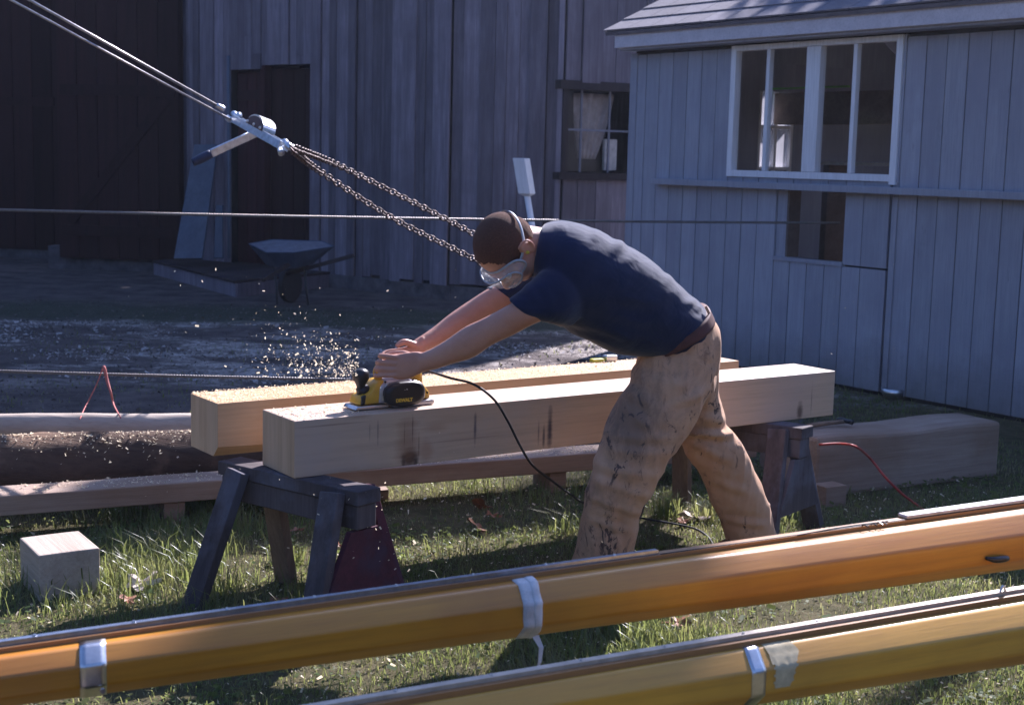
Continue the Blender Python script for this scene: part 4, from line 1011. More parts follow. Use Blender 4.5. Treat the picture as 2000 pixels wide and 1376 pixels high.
bm = bmesh.new(); tube(bm, [(xc-.045, -rr_*.95-.004, .66-rr_*1.15), (xc-.02, -rr_-.012, .66-rr_*1.2), (xc+.02, -rr_-.012, .66-rr_*1.22), (xc+.045, -rr_*.95-.003, .66-rr_*1.28)], [.004, .009, .009, .004], 10, 4); obj('cleat', bm, M_black, m1_, smooth=True)
# mast 2 fittings
ridge(m2_, ra2, 'track_base', M_trackwood, 0, L2_, .0, .034, -.006, .008, .60)
ridge(m2_, ra2, 'track', plain('pale_track', (.5, .42, .34), .4, metal=.2), 0, L2_, .006, .018, .008, .017, .60)
x_ = sx(m2_, ra2, 1450, 1250, .60); band(m2_, ra2, 'metal_band', M_steel, x_, .035, .0018, .60, tw=.01)

bm = bmesh.new(); rr0 = []
for i in range(15):
    row = []
    for k in range(22):
        fa_ = i/14; fk = k/21; a = R(102+92*fk); wob_ = .008*noise.noise(Vector((fk*5, 3, 7 if i < 7 else 11)))
        xx = x_+.03+(.075-.045*max(0, fk-.35))*fa_+wob_*(1 if i in (0, 14) else .6); q = (a+R(22.5)) % (math.pi/4)-math.pi/8; oc = math.cos(math.pi/8)/math.cos(q)
        r_ = ra2(xx)*(.12+.88*oc)+.0012+.0008*noise.noise(Vector((fa_*9, fk*9, 1)))
        row.append(bm.verts.new((xx, r_*math.cos(a), .60-ra2(xx)+r_*math.sin(a))))
    rr0.append(row)
for a, b in zip(rr0, rr0[1:]):
    for k in range(21):
        if k > 10 and (a is rr0[0] or b is rr0[14]) and k % 3: continue
        bm.faces.new((a[k], b[k], b[k+1], a[k+1]))
tpp = obj('tape_patch', bm, M_paper, m2_, smooth=True)
for k in range(9):
    bm = bmesh.new(); bmesh.ops.create_cone(bm, cap_ends=True, segments=10, radius1=.003, radius2=.003, depth=.003, matrix=Matrix.Translation((.4+k*.2, .006, .6185))); obj('rivet', bm, M_steel, m2_)
x_ = sx(m2_, ra2, 1955, 1160, .60)
bm = bmesh.new(); tube(bm, [(x_-.03, 0, .615), (x_-.022, 0, .63), (x_-.012, 0, .617)], .003, 8, 3); obj('eye', bm, M_steel, m2_)
# trestles outside the frame that carry the masts
def trestle(x, lab, near, far):
    root = thing('trestle', lab, 'trestle', (near.x, near.y, 0)); v = far-near; ang = math.atan2(v.y, v.x); root.rotation_euler = (0, 0, ang)
    L = v.length
    for (s0_, zt) in ((.0, 0),):
        obj('rail', bxm(-.1, L+.15, -.045, .045, .42, .47), M_horse, root)
    for xx in (0, L):
        for sd in (-1, 1):
            bm = bmesh.new(); beam_between(bm, (xx, sd*.05, .45), (xx, sd*.2, 0), .04, .08, (1, 0, 0)); obj('leg', bm, M_horse, root)

# ------------------------------------------------------------------ person
person = thing('person', 'man in a navy t-shirt, stained tan work trousers and clear goggles, bent over the planer', 'person', at_z(1300, 1140, 0)[:])
PO = Vector(person.location)
def rel(o):
    o.data.transform(Matrix.Translation(-PO)); o.parent = person; return o
# --- head frame
Fd = Vector((-.16, -.12, -.98)).normalized(); Cd = Vector((-.74, -.60, .10)); Cd = (Cd - Fd*Cd.dot(Fd)).normalized(); Ld = Cd.cross(Fd)
HC = at_d(990, 486, 4.97); HSC = 1.1
MH = Matrix(((-Ld.x, Fd.x, Cd.x, HC.x), (-Ld.y, Fd.y, Cd.y, HC.y), (-Ld.z, Fd.z, Cd.z, HC.z), (0, 0, 0, 1))) @ Matrix.Scale(HSC, 4)
# local: +X person's right, +Y face, +Z crown
body = bmesh.new()
ell(body, (0, -.012, .028), (.077, .098, .092), MH, 32)
ell(body, (0, .03, -.03), (.062, .068, .082), MH, 24)
ell(body, (0, .052, -.082), (.038, .038, .03), MH, 20)
ell(body, (.022, .02, -.07), (.042, .058, .035), MH, 20); ell(body, (-.022, .02, -.07), (.042, .058, .035), MH, 20)
ell(body, (0, .082, .018), (.05, .016, .014), MH, 16)               # brow
tube(body, [MH @ Vector(p) for p in ((0, .088, .01), (0, .102, -.012), (0, .115, -.03), (0, .1, -.042))], [.008, .011, .014, .008], 12, 4)
for s in (-1, 1):
    ell(body, (s*.04, .062, -.02), (.022, .022, .018), MH, 14)      # cheeks
    ell(body, (s*.012, .1, -.036), (.009, .011, .008), MH, 10)
    # ear: rim + lobe
    e = Vector((s*.079, -.012, -.012))
    tube(body, [MH @ (e+Vector(p)) for p in ((0, .016, -.004), (s*.006, .012, .022), (s*.014, -.006, .032), (s*.018, -.02, .02), (s*.014, -.018, -.006), (s*.006, -.002, -.028), (0, .01, -.024))], .0055, 8, 4)
    ell(body, e+Vector((s*.003, -.002, 0)), (.007, .018, .026), MH, 12)
tube(body, [MH @ Vector(p) for p in ((-.022, .092, -.062), (-.008, .1, -.058), (.008, .1, -.058), (.022, .092, -.062))], [.003, .006, .006, .003], 10, 4)
tube(body, [MH @ Vector(p) for p in ((-.018, .09, -.07), (0, .098, -.071), (.018, .09, -.07))], [.003, .0065, .003], 10, 4)
# neck
nk = [MH @ Vector((0, -.025, -.03)), at_d(1040, 478, 5.03), at_d(1075, 492, 5.06), at_d(1110, 520, 5.1)]
tube(body, nk, [.066, .066, .08, .1], 20, 5)
# torso and legs under the clothes (slimmer than the cloth)
def shrink(rows, k, wk):
    out = []
    for (xa, ya, xb, yb, d, w_) in rows:
        mx_, my_ = (xa+xb)/2, (ya+yb)/2
        out.append((mx_+(xa-mx_)*k, my_+(ya-my_)*k, mx_+(xb-mx_)*k, my_+(yb-my_)*k, d, w_*wk))
    return out
torso = [(1056, 447, 1042, 525, 5.06, .085), (1068, 438, 1046, 560, 5.06, .15), (1102, 432, 1058, 596, 5.07, .205), (1150, 442, 1084, 626, 5.10, .215), (1200, 463, 1116, 648, 5.13, .205),
         (1250, 493, 1152, 668, 5.17, .195), (1300, 531, 1192, 681, 5.22, .19), (1342, 568, 1232, 682, 5.26, .187), (1376, 600, 1262, 672, 5.29, .183)]
pelvis = [(1262, 668, 1382, 604, 5.29, .178), (1252, 688, 1399, 636, 5.30, .188), (1243, 722, 1407, 680, 5.31, .192), (1245, 755, 1400, 722, 5.31, .18)]
legN = [(1250, 690, 1385, 670, 5.27, .13), (1232, 735, 1397, 715, 5.22, .13), (1205, 785, 1385, 768, 5.18, .118), (1181, 840, 1352, 838, 5.15, .108), (1163, 890, 1312, 893, 5.13, .1),
        (1148, 942, 1275, 958, 5.12, .09), (1139, 990, 1250, 1005, 5.13, .083), (1132, 1040, 1242, 1050, 5.15, .08), (1120, 1090, 1230, 1097, 5.17, .082), (1108, 1122, 1224, 1128, 5.18, .085)]
legF = [(1290, 690, 1404, 672, 5.42, .12), (1300, 735, 1400, 720, 5.45, .118), (1310, 785, 1404, 768, 5.48, .11), (1318, 835, 1420, 828, 5.5, .103), (1338, 880, 1448, 862, 5.52, .1),
        (1372, 940, 1480, 930, 5.56, .09), (1398, 1000, 1502, 988, 5.6, .084), (1418, 1050, 1516, 1042, 5.64, .082), (1424, 1085, 1522, 1080, 5.66, .084)]
contour(body, shrink(torso, .8, .8)); contour(body, shrink(pelvis, .8, .8)); contour(body, shrink(legN, .72, .75)); contour(body, shrink(legF, .72, .75))
# arms
armN = [(1096, 545, 1092, 620, 4.90, .05), (1052, 560, 1072, 622, 4.88, .05), (1010, 585, 1040, 634, 4.88, .047), (975, 605, 1002, 654, 4.90, .044), (940, 623, 960, 674, 4.91, .04), (908, 638, 926, 697, 4.92, .044), (872, 663, 884, 710, 4.94, .036), (845, 679, 853, 720, 4.955, .029), (822, 689, 826, 726, 4.97, .025)]
contour(body, armN, p=2)
armF = [(1060, 520, 1070, 600, 5.3, .05), (1010, 540, 1030, 605, 5.3, .05), (960, 560, 985, 612, 5.27, .046), (915, 588, 940, 634, 5.24, .042), (880, 612, 900, 655, 5.2, .04), (850, 636, 868, 672, 5.16, .033), (826, 653, 838, 684, 5.12, .026), (808, 664, 818, 692, 5.1, .025)]
contour(body, armF, p=2)
# --- hands: each is a palm and five separate bent fingers closed on the handle
HP = lambda x, y, z: PM @ Vector((x, y, z))      # planer frame: handle bar runs along x at z~.155
def hand(palm_pts, fingers, thumb):
    contour(body, palm_pts, p=2.4)
    for pts, r in fingers: tube(body, pts, [r, r*1.06, r*.98, r*.9, r*.72], 10, 4); 
    for pts, r in (thumb,): tube(body, pts, r, 10, 4)
    for pts, r in fingers:
        ell(body, pts[-1], (r*.8,)*3, None, 10)
# left hand (near): fingers stacked, curling away round the bar
fN = []
for k, (xm, ym, xp, yp) in enumerate(((768, 697, 742, 694), (766, 709, 737, 707), (765, 721, 734, 720), (766, 733, 733, 733))):
    d0 = 4.965; lsc = (1, 1.02, .98, .88)[k]
    pts = [at_d(790, ym-.5, d0+.002), at_d(xm, ym, d0-.008), at_d(xp+4, yp, d0-.004), at_d(xp, yp+1, d0+.022*lsc), at_d(xp+9, yp+2, d0+.042*lsc)]
    fN.append((pts, (.0092, .0095, .0092, .0082)[k]))
hand([(826, 688, 826, 727, 4.97, .024), (812, 686, 812, 733, 4.968, .0185), (795, 688, 796, 740, 4.966, .017), (778, 690, 779, 741, 4.966, .0155), (765, 692, 767, 738, 4.97, .012)],
     fN, ([at_d(806, 696, 4.975), at_d(788, 690, 5.0), at_d(768, 690, 5.02), at_d(752, 694, 5.03)], [.013, .012, .0105, .008]))
# right hand (far): lies over the bar behind the near one, thumb lifted
fF = []
for k, (ym, yp) in enumerate(((684, 688), (694, 699), (704, 710), (713, 720))):
    d0 = 5.09
    pts = [at_d(800, ym-4, d0), at_d(780, ym, d0-.004), at_d(757, yp-1, d0-.012), at_d(747, yp+5, d0-.03), at_d(752, yp+12, d0-.045)]
    fF.append((pts, (.0092, .0095, .0092, .0082)[k]))
hand([(824, 655, 832, 688, 5.11, .024), (808, 668, 814, 705, 5.1, .02), (793, 676, 797, 716, 5.095, .018), (779, 682, 783, 718, 5.09, .015)],
     fF, ([at_d(814, 676, 5.09), at_d(800, 670, 5.075), at_d(788, 668, 5.062), at_d(774, 676, 5.05)], [.014, .013, .0125, .0095]))
# feet inside boots
bo = fuse('body', body, .0045, 3, M_skin); rel(bo)
# hair cap
hb = bmesh.new(); ell(hb, (0, -.0125, .029), (.0785, .0995, .0935), None, 72)
ell(hb, (0, -.03, -.01), (.0735, .078, .07), None, 72)
def hairline(c):
    x, y, z = c
    if y > .066 - .9*max(0, .075-z)*.2 and z < .088: return False
    lim = .062 if z > .06 else .062-(.06-z)*.35
    if z < .086 and y > lim: return False
    if z < -.005+.02*math.sin(abs(x)*60) and y > -.045: return False    # around the ears
    if z < .02 and -.002 > y > -.0 : return False
    if z < -.058: return False
    return True
rmv = [v for v in hb.verts if not hairline(v.co)]
bmesh.ops.delete(hb, geom=rmv, context='VERTS'); hb.transform(MH)
hr = obj('hair', hb, M_hair, None, smooth=True); rel(hr)
# eyes
for s in (-1, 1):
    eb = bmesh.new(); ell(eb, (s*.031, .083, .0), (.0118,)*3, MH, 14); e_o = obj('eye', eb, plain('eye_white', (.7, .68, .66), .2, bumpd=0), None, smooth=True); rel(e_o)
ep = bmesh.new(); ell(ep, (-.086, .002, -.014), (.009, .006, .006), MH, 12); epo = obj('earplug', ep, plain('yellow_foam', (.5, .42, .04), .8), None, smooth=True); rel(epo)
ep = bmesh.new(); ell(ep, (.088, .002, -.014), (.012, .008, .008), MH, 12); epo = obj('earplug', ep, bpy.data.materials['yellow_foam'], None, smooth=True); rel(epo)
# goggles: lens box wrapping the eyes, vinyl rim, strap
gg = thing('goggles', 'x', 'x'); del gg['label']; del gg['category']; gg.parent = person
def gl(o): o.data.transform(Matrix.Translation(-PO)); o.parent = gg; return o
def gring(u, grow, dy, zz=1):   # outline of the goggles around the eyes, angle u
    c, s = math.cos(u), math.sin(u)
    X = (.082+grow)*math.copysign(abs(c)**.55, c); Z = (.037+grow*.8)*math.copysign(abs(s)**.7, s)*zz + .004
    Y = .098 - 7.2*X*X*1.0 + dy
    if s < 0: Z *= (1-.25*math.exp(-(X/.02)**2)*.9)
    return MH @ Vector((X, Y, Z))
n = 56; us = [2*math.pi*i/n for i in range(n)]
gb_ = bmesh.new(); rings_loft(gb_, [[gring(u, .004, -.012) for u in us], [gring(u, .004, .008) for u in us], [gring(u, .0, .022) for u in us], [gring(u, -.006, .026) for u in us], [gring(u, -.02, .029, .7) for u in us]], caps=False)
o = obj('lens_shell', gb_, M_goggle, None, smooth=True); gl(o); sd_ = o.modifiers.new('s', 'SOLIDIFY'); sd_.thickness = .0015
gb_ = bmesh.new(); vs = [gb_.verts.new(gring(u, -.008, .0265, .95)) for u in us]; cc = gb_.verts.new(MH @ Vector((0, .13, .004)))
for i in range(n): gb_.faces.new((vs[i], vs[(i+1) % n], cc))
o = obj('lens', gb_, M_goggle, None, smooth=True); gl(o)
for (gr, dy, r_) in ((.005, -.012, .0042), (.001, .022, .0032)):
    gb_ = bmesh.new(); tube(gb_, [gring(u, gr, dy) for u in us+[us[0]]], r_, 8, 1); o = obj('rim', gb_, M_gogrim, None, smooth=True); gl(o)
# strap round the back of the head
sb = bmesh.new(); ra_ = []
for i in range(33):
    t = R(-118)+R(236)*i/32      # angle from the back
    x = .0835*math.sin(t); y = -.013-.1045*math.cos(t); z0_ = .002+.028*math.cos(t)*(1 if math.cos(t) > 0 else .2)
    k = 1.0
    ra_.append([MH @ Vector((x*k, y*k, z0_-.005)), MH @ Vector((x*k*1.015, y*k*1.01, z0_-.005)), MH @ Vector((x*k*1.015, y*k*1.01, z0_+.005)), MH @ Vector((x*k, y*k, z0_+.005))])
rings_loft(sb, ra_); o = obj('strap', sb, M_gogrim, None, smooth=True); gl(o)

# --- clothes
def displace(o, fn):
    me = o.data; n = len(me.vertices); co_ = np.empty(n*3, np.float32); me.vertices.foreach_get('co', co_); co_ = co_.reshape(-1, 3)
    no = np.empty(n*3, np.float32); me.vertex_normals.foreach_get('vector', no); no = no.reshape(-1, 3)
    d = fn(co_, no); me.vertices.foreach_set('co', (co_+no*d[:, None]).astype(np.float32).ravel()); me.update()
def to_px(P):
    q = P - np.array(CAM); z = q @ np.array(fw); return 1000+FPX*(q @ np.array(rt))/z, 688-FPX*(q @ np.array(up))/z
def folds(segs):
    """segs: (x0,y0,x1,y1,width_px,amp m) creases written along the cloth where the photo shows them; world-space after conversion at the cloth's own depth"""
    S3 = []
    for (x0, y0, x1, y1, wd_px, amp, d) in segs:
        S3.append((np.array(at_d(x0, y0, d)), np.array(at_d(x1, y1, d)), wd_px*d/FPX, amp))
    def f(P, Nn):
        out = np.zeros(len(P))
        for a, b, w_, amp in S3:
            ab = b-a; t = np.clip(((P-a) @ ab)/(ab @ ab), 0, 1)
            c = a+t[:, None]*ab; dv = P-c; ax = ab/np.linalg.norm(ab); dv[:, 1] *= .25
            dist = np.linalg.norm(dv, axis=1); taper = np.sin(np.clip(t, .02, .98)*math.pi)**.5
            out += amp*np.exp(-(dist/w_)**2)*taper - amp*.5*np.exp(-((dist-w_*1.7)/w_)**2)*taper
        return out
    return f
def nz(P, sc, seed=0):
    return np.array([noise.noise(Vector((p[0]*sc[0]+seed, p[1]*sc[1], p[2]*sc[2]))) for p in P])
sh_ = bmesh.new(); contour(sh_, torso, n=6, seg=40, p=2.35)
# shoulder masses and sleeves
slN = [(1120, 520, 1100, 640, 4.98, .085), (1078, 520, 1088, 634, 4.92, .08), (1040, 545, 1072, 630, 4.89, .07), (1012, 570, 1056, 626, 4.885, .062), (992, 584, 1042, 622, 4.885, .058)]
contour(sh_, slN, n=5, seg=32, p=2.1)
slF = [(1090, 480, 1090, 600, 5.2, .09), (1040, 510, 1050, 600, 5.27, .085), (1000, 535, 1015, 596, 5.29, .07), (962, 556, 985, 590, 5.29, .055), (948, 562, 975, 590, 5.285, .052)]
contour(sh_, slF, n=5, seg=32, p=2.1)
shirt = fuse('shirt', sh_, .006, 5, M_shirt)
fs = folds([(1105, 500, 1170, 455, 9, .008, 5.05), (1150, 520, 1220, 470, 10, .009, 5.08), (1075, 490, 1095, 445, 8, .007, 5.05), (1190, 520, 1240, 500, 9, .006, 5.1), (1280, 590, 1370, 590, 8, .006, 5.2), (1300, 610, 1375, 600, 6, .006, 5.2),
            (1270, 560, 1310, 540, 9, .006, 5.2), (1100, 600, 1230, 655, 12, .008, 5.1), (1140, 600, 1290, 625, 14, .007, 5.12), (1060, 560, 1085, 610, 10, .006, 4.9), (1030, 560, 1065, 600, 8, .005, 4.88), (1180, 560, 1290, 600, 16, .006, 5.1), (1100, 640, 1200, 672, 8, .006, 5.1)])
def shirt_fn(P, Nn):
    d = fs(P, Nn)
    a = nz(P, (9, 5, 9), 3); b = nz(P, (24, 9, 30), 8)
    return 1.5*d + .004*a
displace(shirt, shirt_fn)
rel(shirt)
# neckline rib
cb_ = bmesh.new(); cc_ = [at_d(1050, 447, 5.03)]
nc = at_d(1052, 490, 5.05); axn = (at_d(1110, 520, 5.1)-at_d(1040, 478, 5.03)).normalized(); s1 = axn.cross(Vector((0, 1, 0))).normalized(); s2 = axn.cross(s1)
tube(cb_, [nc+s1*.092*math.cos(t)+s2*.085*math.sin(t)+axn*(-.012*math.cos(t)) for t in [2*math.pi*i/24 for i in range(25)]], .0065, 8, 2); nb_ = obj('collar', cb_, M_shirt, None, smooth=True); rel(nb_)
# trousers
tr_ = bmesh.new(); contour(tr_, pelvis, n=6, seg=40, p=2.3); contour(tr_, legN, n=6, seg=36, p=2.15); contour(tr_, legF, n=6, seg=36, p=2.15)
ell(tr_, at_d(1330, 745, 5.34), (.13, .15, .11), None, 24)
trou = fuse('trousers', tr_, .0055, 6, M_trous)
ft = folds([(1180, 870, 1300, 880, 10, .008, 5.12), (1165, 905, 1285, 925, 10, .008, 5.1), (1155, 930, 1265, 965, 9, .009, 5.1), (1190, 850, 1320, 850, 10, .006, 5.1), (1150, 965, 1250, 1000, 8, .008, 5.1),
            (1240, 730, 1330, 740, 12, .008, 5.2), (1225, 760, 1300, 800, 12, .009, 5.15), (1250, 700, 1350, 720, 9, .007, 5.2), (1290, 790, 1380, 760, 10, .008, 5.15), (1190, 960, 1205, 1080, 9, .007, 5.1), (1150, 1010, 1230, 1035, 8, .006, 5.1),
            (1330, 840, 1440, 850, 8, .016, 5.45), (1345, 860, 1430, 900, 10, .008, 5.45), (1340, 800, 1410, 820, 9, .007, 5.45), (1385, 930, 1460, 960, 9, .006, 5.5), (1410, 1010, 1500, 1025, 8, .006, 5.55), (1275, 690, 1385, 660, 8, .006, 5.2),
            (1170, 1000, 1195, 1090, 7, .006, 5.1), (1235, 800, 1290, 860, 10, .006, 5.1)])
def tro_fn(P, Nn):
    a = nz(P, (10, 6, 12), 1); b = nz(P, (26, 12, 38), 5); c = nz(P, (50, 30, 60), 9)
    b = nz(P, (22, 12, 5), 5); return 1.15*ft(P, Nn) + .008*a + .007*(.4-np.abs(b)*1.6) + .0006*c
displace(trou, tro_fn)
rel(trou)
# belt, loops
def band_px(rows, th, name, mat):
    b_m = bmesh.new(); contour(b_m, rows, n=3, seg=48, p=2.3); o = obj(name, b_m, mat, None, smooth=True); return rel(o)
belt = band_px([(1256, 672, 1383, 598, 5.285, .19), (1255, 679, 1387, 606, 5.287, .194), (1253, 690, 1393, 619, 5.29, .196)], 0, 'belt', M_belt)
for (xa, ya, xb, yb, dd_) in ((1328, 615, 1338, 645, 5.1), (1378, 598, 1390, 622, 5.2), (1290, 640, 1298, 668, 5.1)):
    b_m = bmesh.new(); beam_between(b_m, at_d(xa, ya, dd_), at_d(xb, yb, dd_), .01, .004, (0, 1, 0)); o = obj('belt_loop', b_m, M_trous, None, bevel=.001); rel(o)
# boots
def boot(ank, yaw, lab):
    b_m = bmesh.new(); Mb = Matrix.Translation((ank.x, ank.y, 0)) @ Matrix.Rotation(yaw, 4, 'Z')
    tube(b_m, [Mb @ Vector(p) for p in ((0, 0, .24), (0, 0, .13), (-.01, 0, .07))], [.056, .052, .055], 20, 3)
    tube(b_m, [Mb @ Vector(p) for p in ((.06, 0, .045), (0, 0, .06), (-.07, 0, .06), (-.15, 0, .045), (-.2, 0, .035))], [.03, .044, .046, .044, .026], 18, 4)
    o = fuse('boot', b_m, .006, 4, M_boot)
    me = o.data
    for v in me.vertices:
        if v.co.z < .012: v.co.z = .012
    rel(o)
    s_m = bmesh.new(); rg = []
    for z, k in ((.0, 1), (.02, 1)):
        rg.append([Mb @ Vector((-.07+.155*k*math.copysign(abs(math.cos(t))**.8, math.cos(t)), .047*k*math.sin(t)*(1-.18*math.cos(t+.5)*.6), z)) for t in [2*math.pi*i/30 for i in range(30)]])
    rings_loft(s_m, rg); so_ = obj('sole', s_m, M_rubber, None); so_.data.transform(Matrix.Translation(-PO)); so_.parent = o
    return o
an = at_d(1168, 1110, 5.17); boot(Vector((an.x, an.y, 0)), bang+R(8), '')
an = at_d(1474, 1075, 5.66); boot(Vector((an.x, an.y, 0)), bang-R(15), '')
# feet inside the boots are part of the clothes' volume; nothing else shows

# ------------------------------------------------------------------ grass, leaves, chips
def in_px(P):
    x, y = to_px(P); return (x > -80) & (x < 2080) & (y > 500) & (y < 1480)
def grass(name, n, ylo, yhi, hmin, hmax, wd, mat, dens=None, xr=1.0, clump=0):
    Y = ylo+(yhi-ylo)*rng.random(n); X = (rng.random(n)*2-1)*(Y*.40+.15)*xr
    if clump:
        k = n//clump; cx = X[:k]; cy = Y[:k]; idx = rng.integers(0, k, n); sp = .035+.03*rng.random(k)
        X = cx[idx]+rng.normal(0, 1, n)*sp[idx]; Y = cy[idx]+rng.normal(0, 1, n)*sp[idx]
    keep = np.ones(len(X), bool)
    if dens is not None: keep &= rng.random(len(X)) < dens(X, Y)
    X, Y = X[keep], Y[keep]; n = len(X)
    h = hmin+(hmax-hmin)*rng.random(n)**2.2; az = rng.random(n)*2*np.pi; ln = h*(.2+.9*rng.random(n)); w_ = wd*(.6+.8*rng.random(n))
    dx, dy = np.cos(az), np.sin(az); px_, py_ = -dy*w_, dx*w_
    Z0 = np.zeros(n)-.003
    b = np.stack([X, Y, Z0], 1); m = np.stack([X+dx*ln*.35, Y+dy*ln*.35, h*.62], 1); t = np.stack([X+dx*ln, Y+dy*ln, h*(.75+.25*rng.random(n))], 1)
    s = np.stack([px_, py_, np.zeros(n)], 1)
    V = np.stack([b-s, b+s, m+s*.75, m-s*.75, t+s*.12, t-s*.12], 1).reshape(-1, 3)
    i = np.arange(n)*6; F_ = np.concatenate([np.stack([i, i+1, i+2, i+3], 1), np.stack([i+3, i+2, i+4, i+5], 1)])
    o = mesh_np(name, V, F_, mat); o['kind'] = 'stuff'; return o
def grassmat(name, c1, c2, c3):
    m, nt, b = newmat(name, .5, .35); v = coords(nt, src='pos')
    c = mixc(nt, ramp(nt, noi(nt, v, 35, 3, .8), .35, .65), c1, c2); c = mixc(nt, ramp(nt, noi(nt, v, 4, 5, .7), .48, .66), c, c3)
    nt.links.new(c, b.inputs['Base Color']); tl = N(nt, 'BsdfTranslucent'); nt.links.new(mixc(nt, .35, c, (.5, .52, .16)), tl.inputs[0]); b.inputs['Roughness'].default_value = .34; b.inputs['Specular IOR Level'].default_value = .6; mx = N(nt, 'MixShader'); mx.inputs[0].default_value = .5
    nt.links.new(b.outputs[0], mx.inputs[1]); nt.links.new(tl.outputs[0], mx.inputs[2]); nt.links.new(mx.outputs[0], nt.nodes['Material Output'].inputs[0]); return m
G1 = grassmat('green_grass', (.07, .11, .02), (.11, .15, .035), (.22, .19, .09))
G2 = grassmat('dry_grass', (.27, .22, .12), (.38, .32, .19), (.15, .15, .06))
def nfield(X, Y, s, seed): return np.array([noise.noise(Vector((x*s+seed, y*s, 2.2))) for x, y in zip(X, Y)])
grass('grass', 150000, 2.6, 7.4, .012, .05, .0016, G1, dens=lambda X, Y: np.clip(.6+1.3*nfield(X, Y, 1.3, 0), .08, 1))
grass('dry_grass', 60000, 2.6, 7.8, .008, .035, .0016, G2, dens=lambda X, Y: np.clip(.5-.7*nfield(X, Y, 1.6, 0), .1, 1))
grass('tall_grass', 40000, 3.7, 6.9, .05, .14, .002, G1, dens=lambda X, Y: np.clip(.0+1.8*nfield(X, Y, 1.1, 4), 0, 1), clump=26)
grass('yard_grass', 45000, 7.2, 12.5, .012, .045, .003, G1, dens=lambda X, Y: np.clip(.2+.9*nfield(X, Y, .9, 7), .02, .9)*np.where(X > .6, 1.6, .35))

M_weed = grassmat('clover_leaf', (.05, .09, .025), (.09, .14, .04), (.13, .14, .05)); M_weed.node_tree.nodes['Principled BSDF'].inputs['Roughness'].default_value = .6; M_weed.node_tree.nodes['Principled BSDF'].inputs['Specular IOR Level'].default_value = .25
pts = []
for _ in range(42000):
    y_ = random.uniform(3.0, 7.3); x_ = random.uniform(-1, 1)*(y_*.4)
    if random.random() < .35+1.2*noise.noise(Vector((x_*1.1, y_*1.1, 21))): pts.append((x_, y_, random.uniform(.006, .035)))
WEEDS = pts
# extra tufts at horse feet and by the cut block
def tuft(cx, cy, n, h, sp, name, lab):
    a = rng.random(n)*2*np.pi; X = cx+np.clip(rng.normal(0, sp, n), -sp*1.3, sp*1.3); Y = cy+np.clip(rng.normal(0, sp, n), -sp*1.3, sp*1.3); hh = h*(.5+.6*rng.random(n)); ln = hh*(.3+.8*rng.random(n)); w_ = .0028
    dx, dy = np.cos(a), np.sin(a); z = np.zeros(n)-.003
    b = np.stack([X, Y, z], 1); m = np.stack([X+dx*ln*.3, Y+dy*ln*.3, hh*.7], 1); t = np.stack([X+dx*ln, Y+dy*ln, hh*.85], 1); s = np.stack([-dy*w_, dx*w_, z*0], 1)
    V = np.stack([b-s, b+s, m+s*.8, m-s*.8, t+s*.1, t-s*.1], 1).reshape(-1, 3)-np.array([cx, cy, 0]); i = np.arange(n)*6
    F_ = np.concatenate([np.stack([i, i+1, i+2, i+3], 1), np.stack([i+3, i+2, i+4, i+5], 1)]); o = mesh_np(name, V, F_, G1); o.location = (cx, cy, 0); return tag(o, lab, 'grass tuft')
for (x, y, n_, h_, lab) in ((150, 1150, 46, .17, 'tall grass blades in front of the cut timber block'), (230, 1140, 30, .13, 'grass tuft right of the cut timber block'), (560, 1100, 60, .1, 'grass tuft round the plain wood sawhorse leg'),
                           (1300, 1010, 90, .13, 'tall grass tuft between the man\'s legs'), (1385, 1015, 60, .12, 'grass tuft beside the man\'s rear leg'), (1110, 1040, 60, .12, 'grass tuft left of the man\'s front leg'),
                           (1555, 1020, 40, .12, 'grass tuft under the right sawhorse'), (400, 1120, 40, .09, 'grass tuft by the dark sawhorse leg')):
    p = at_z(x, y, 0); tuft(p.x, p.y, n_, h_, .045, 'grass_tuft', lab)
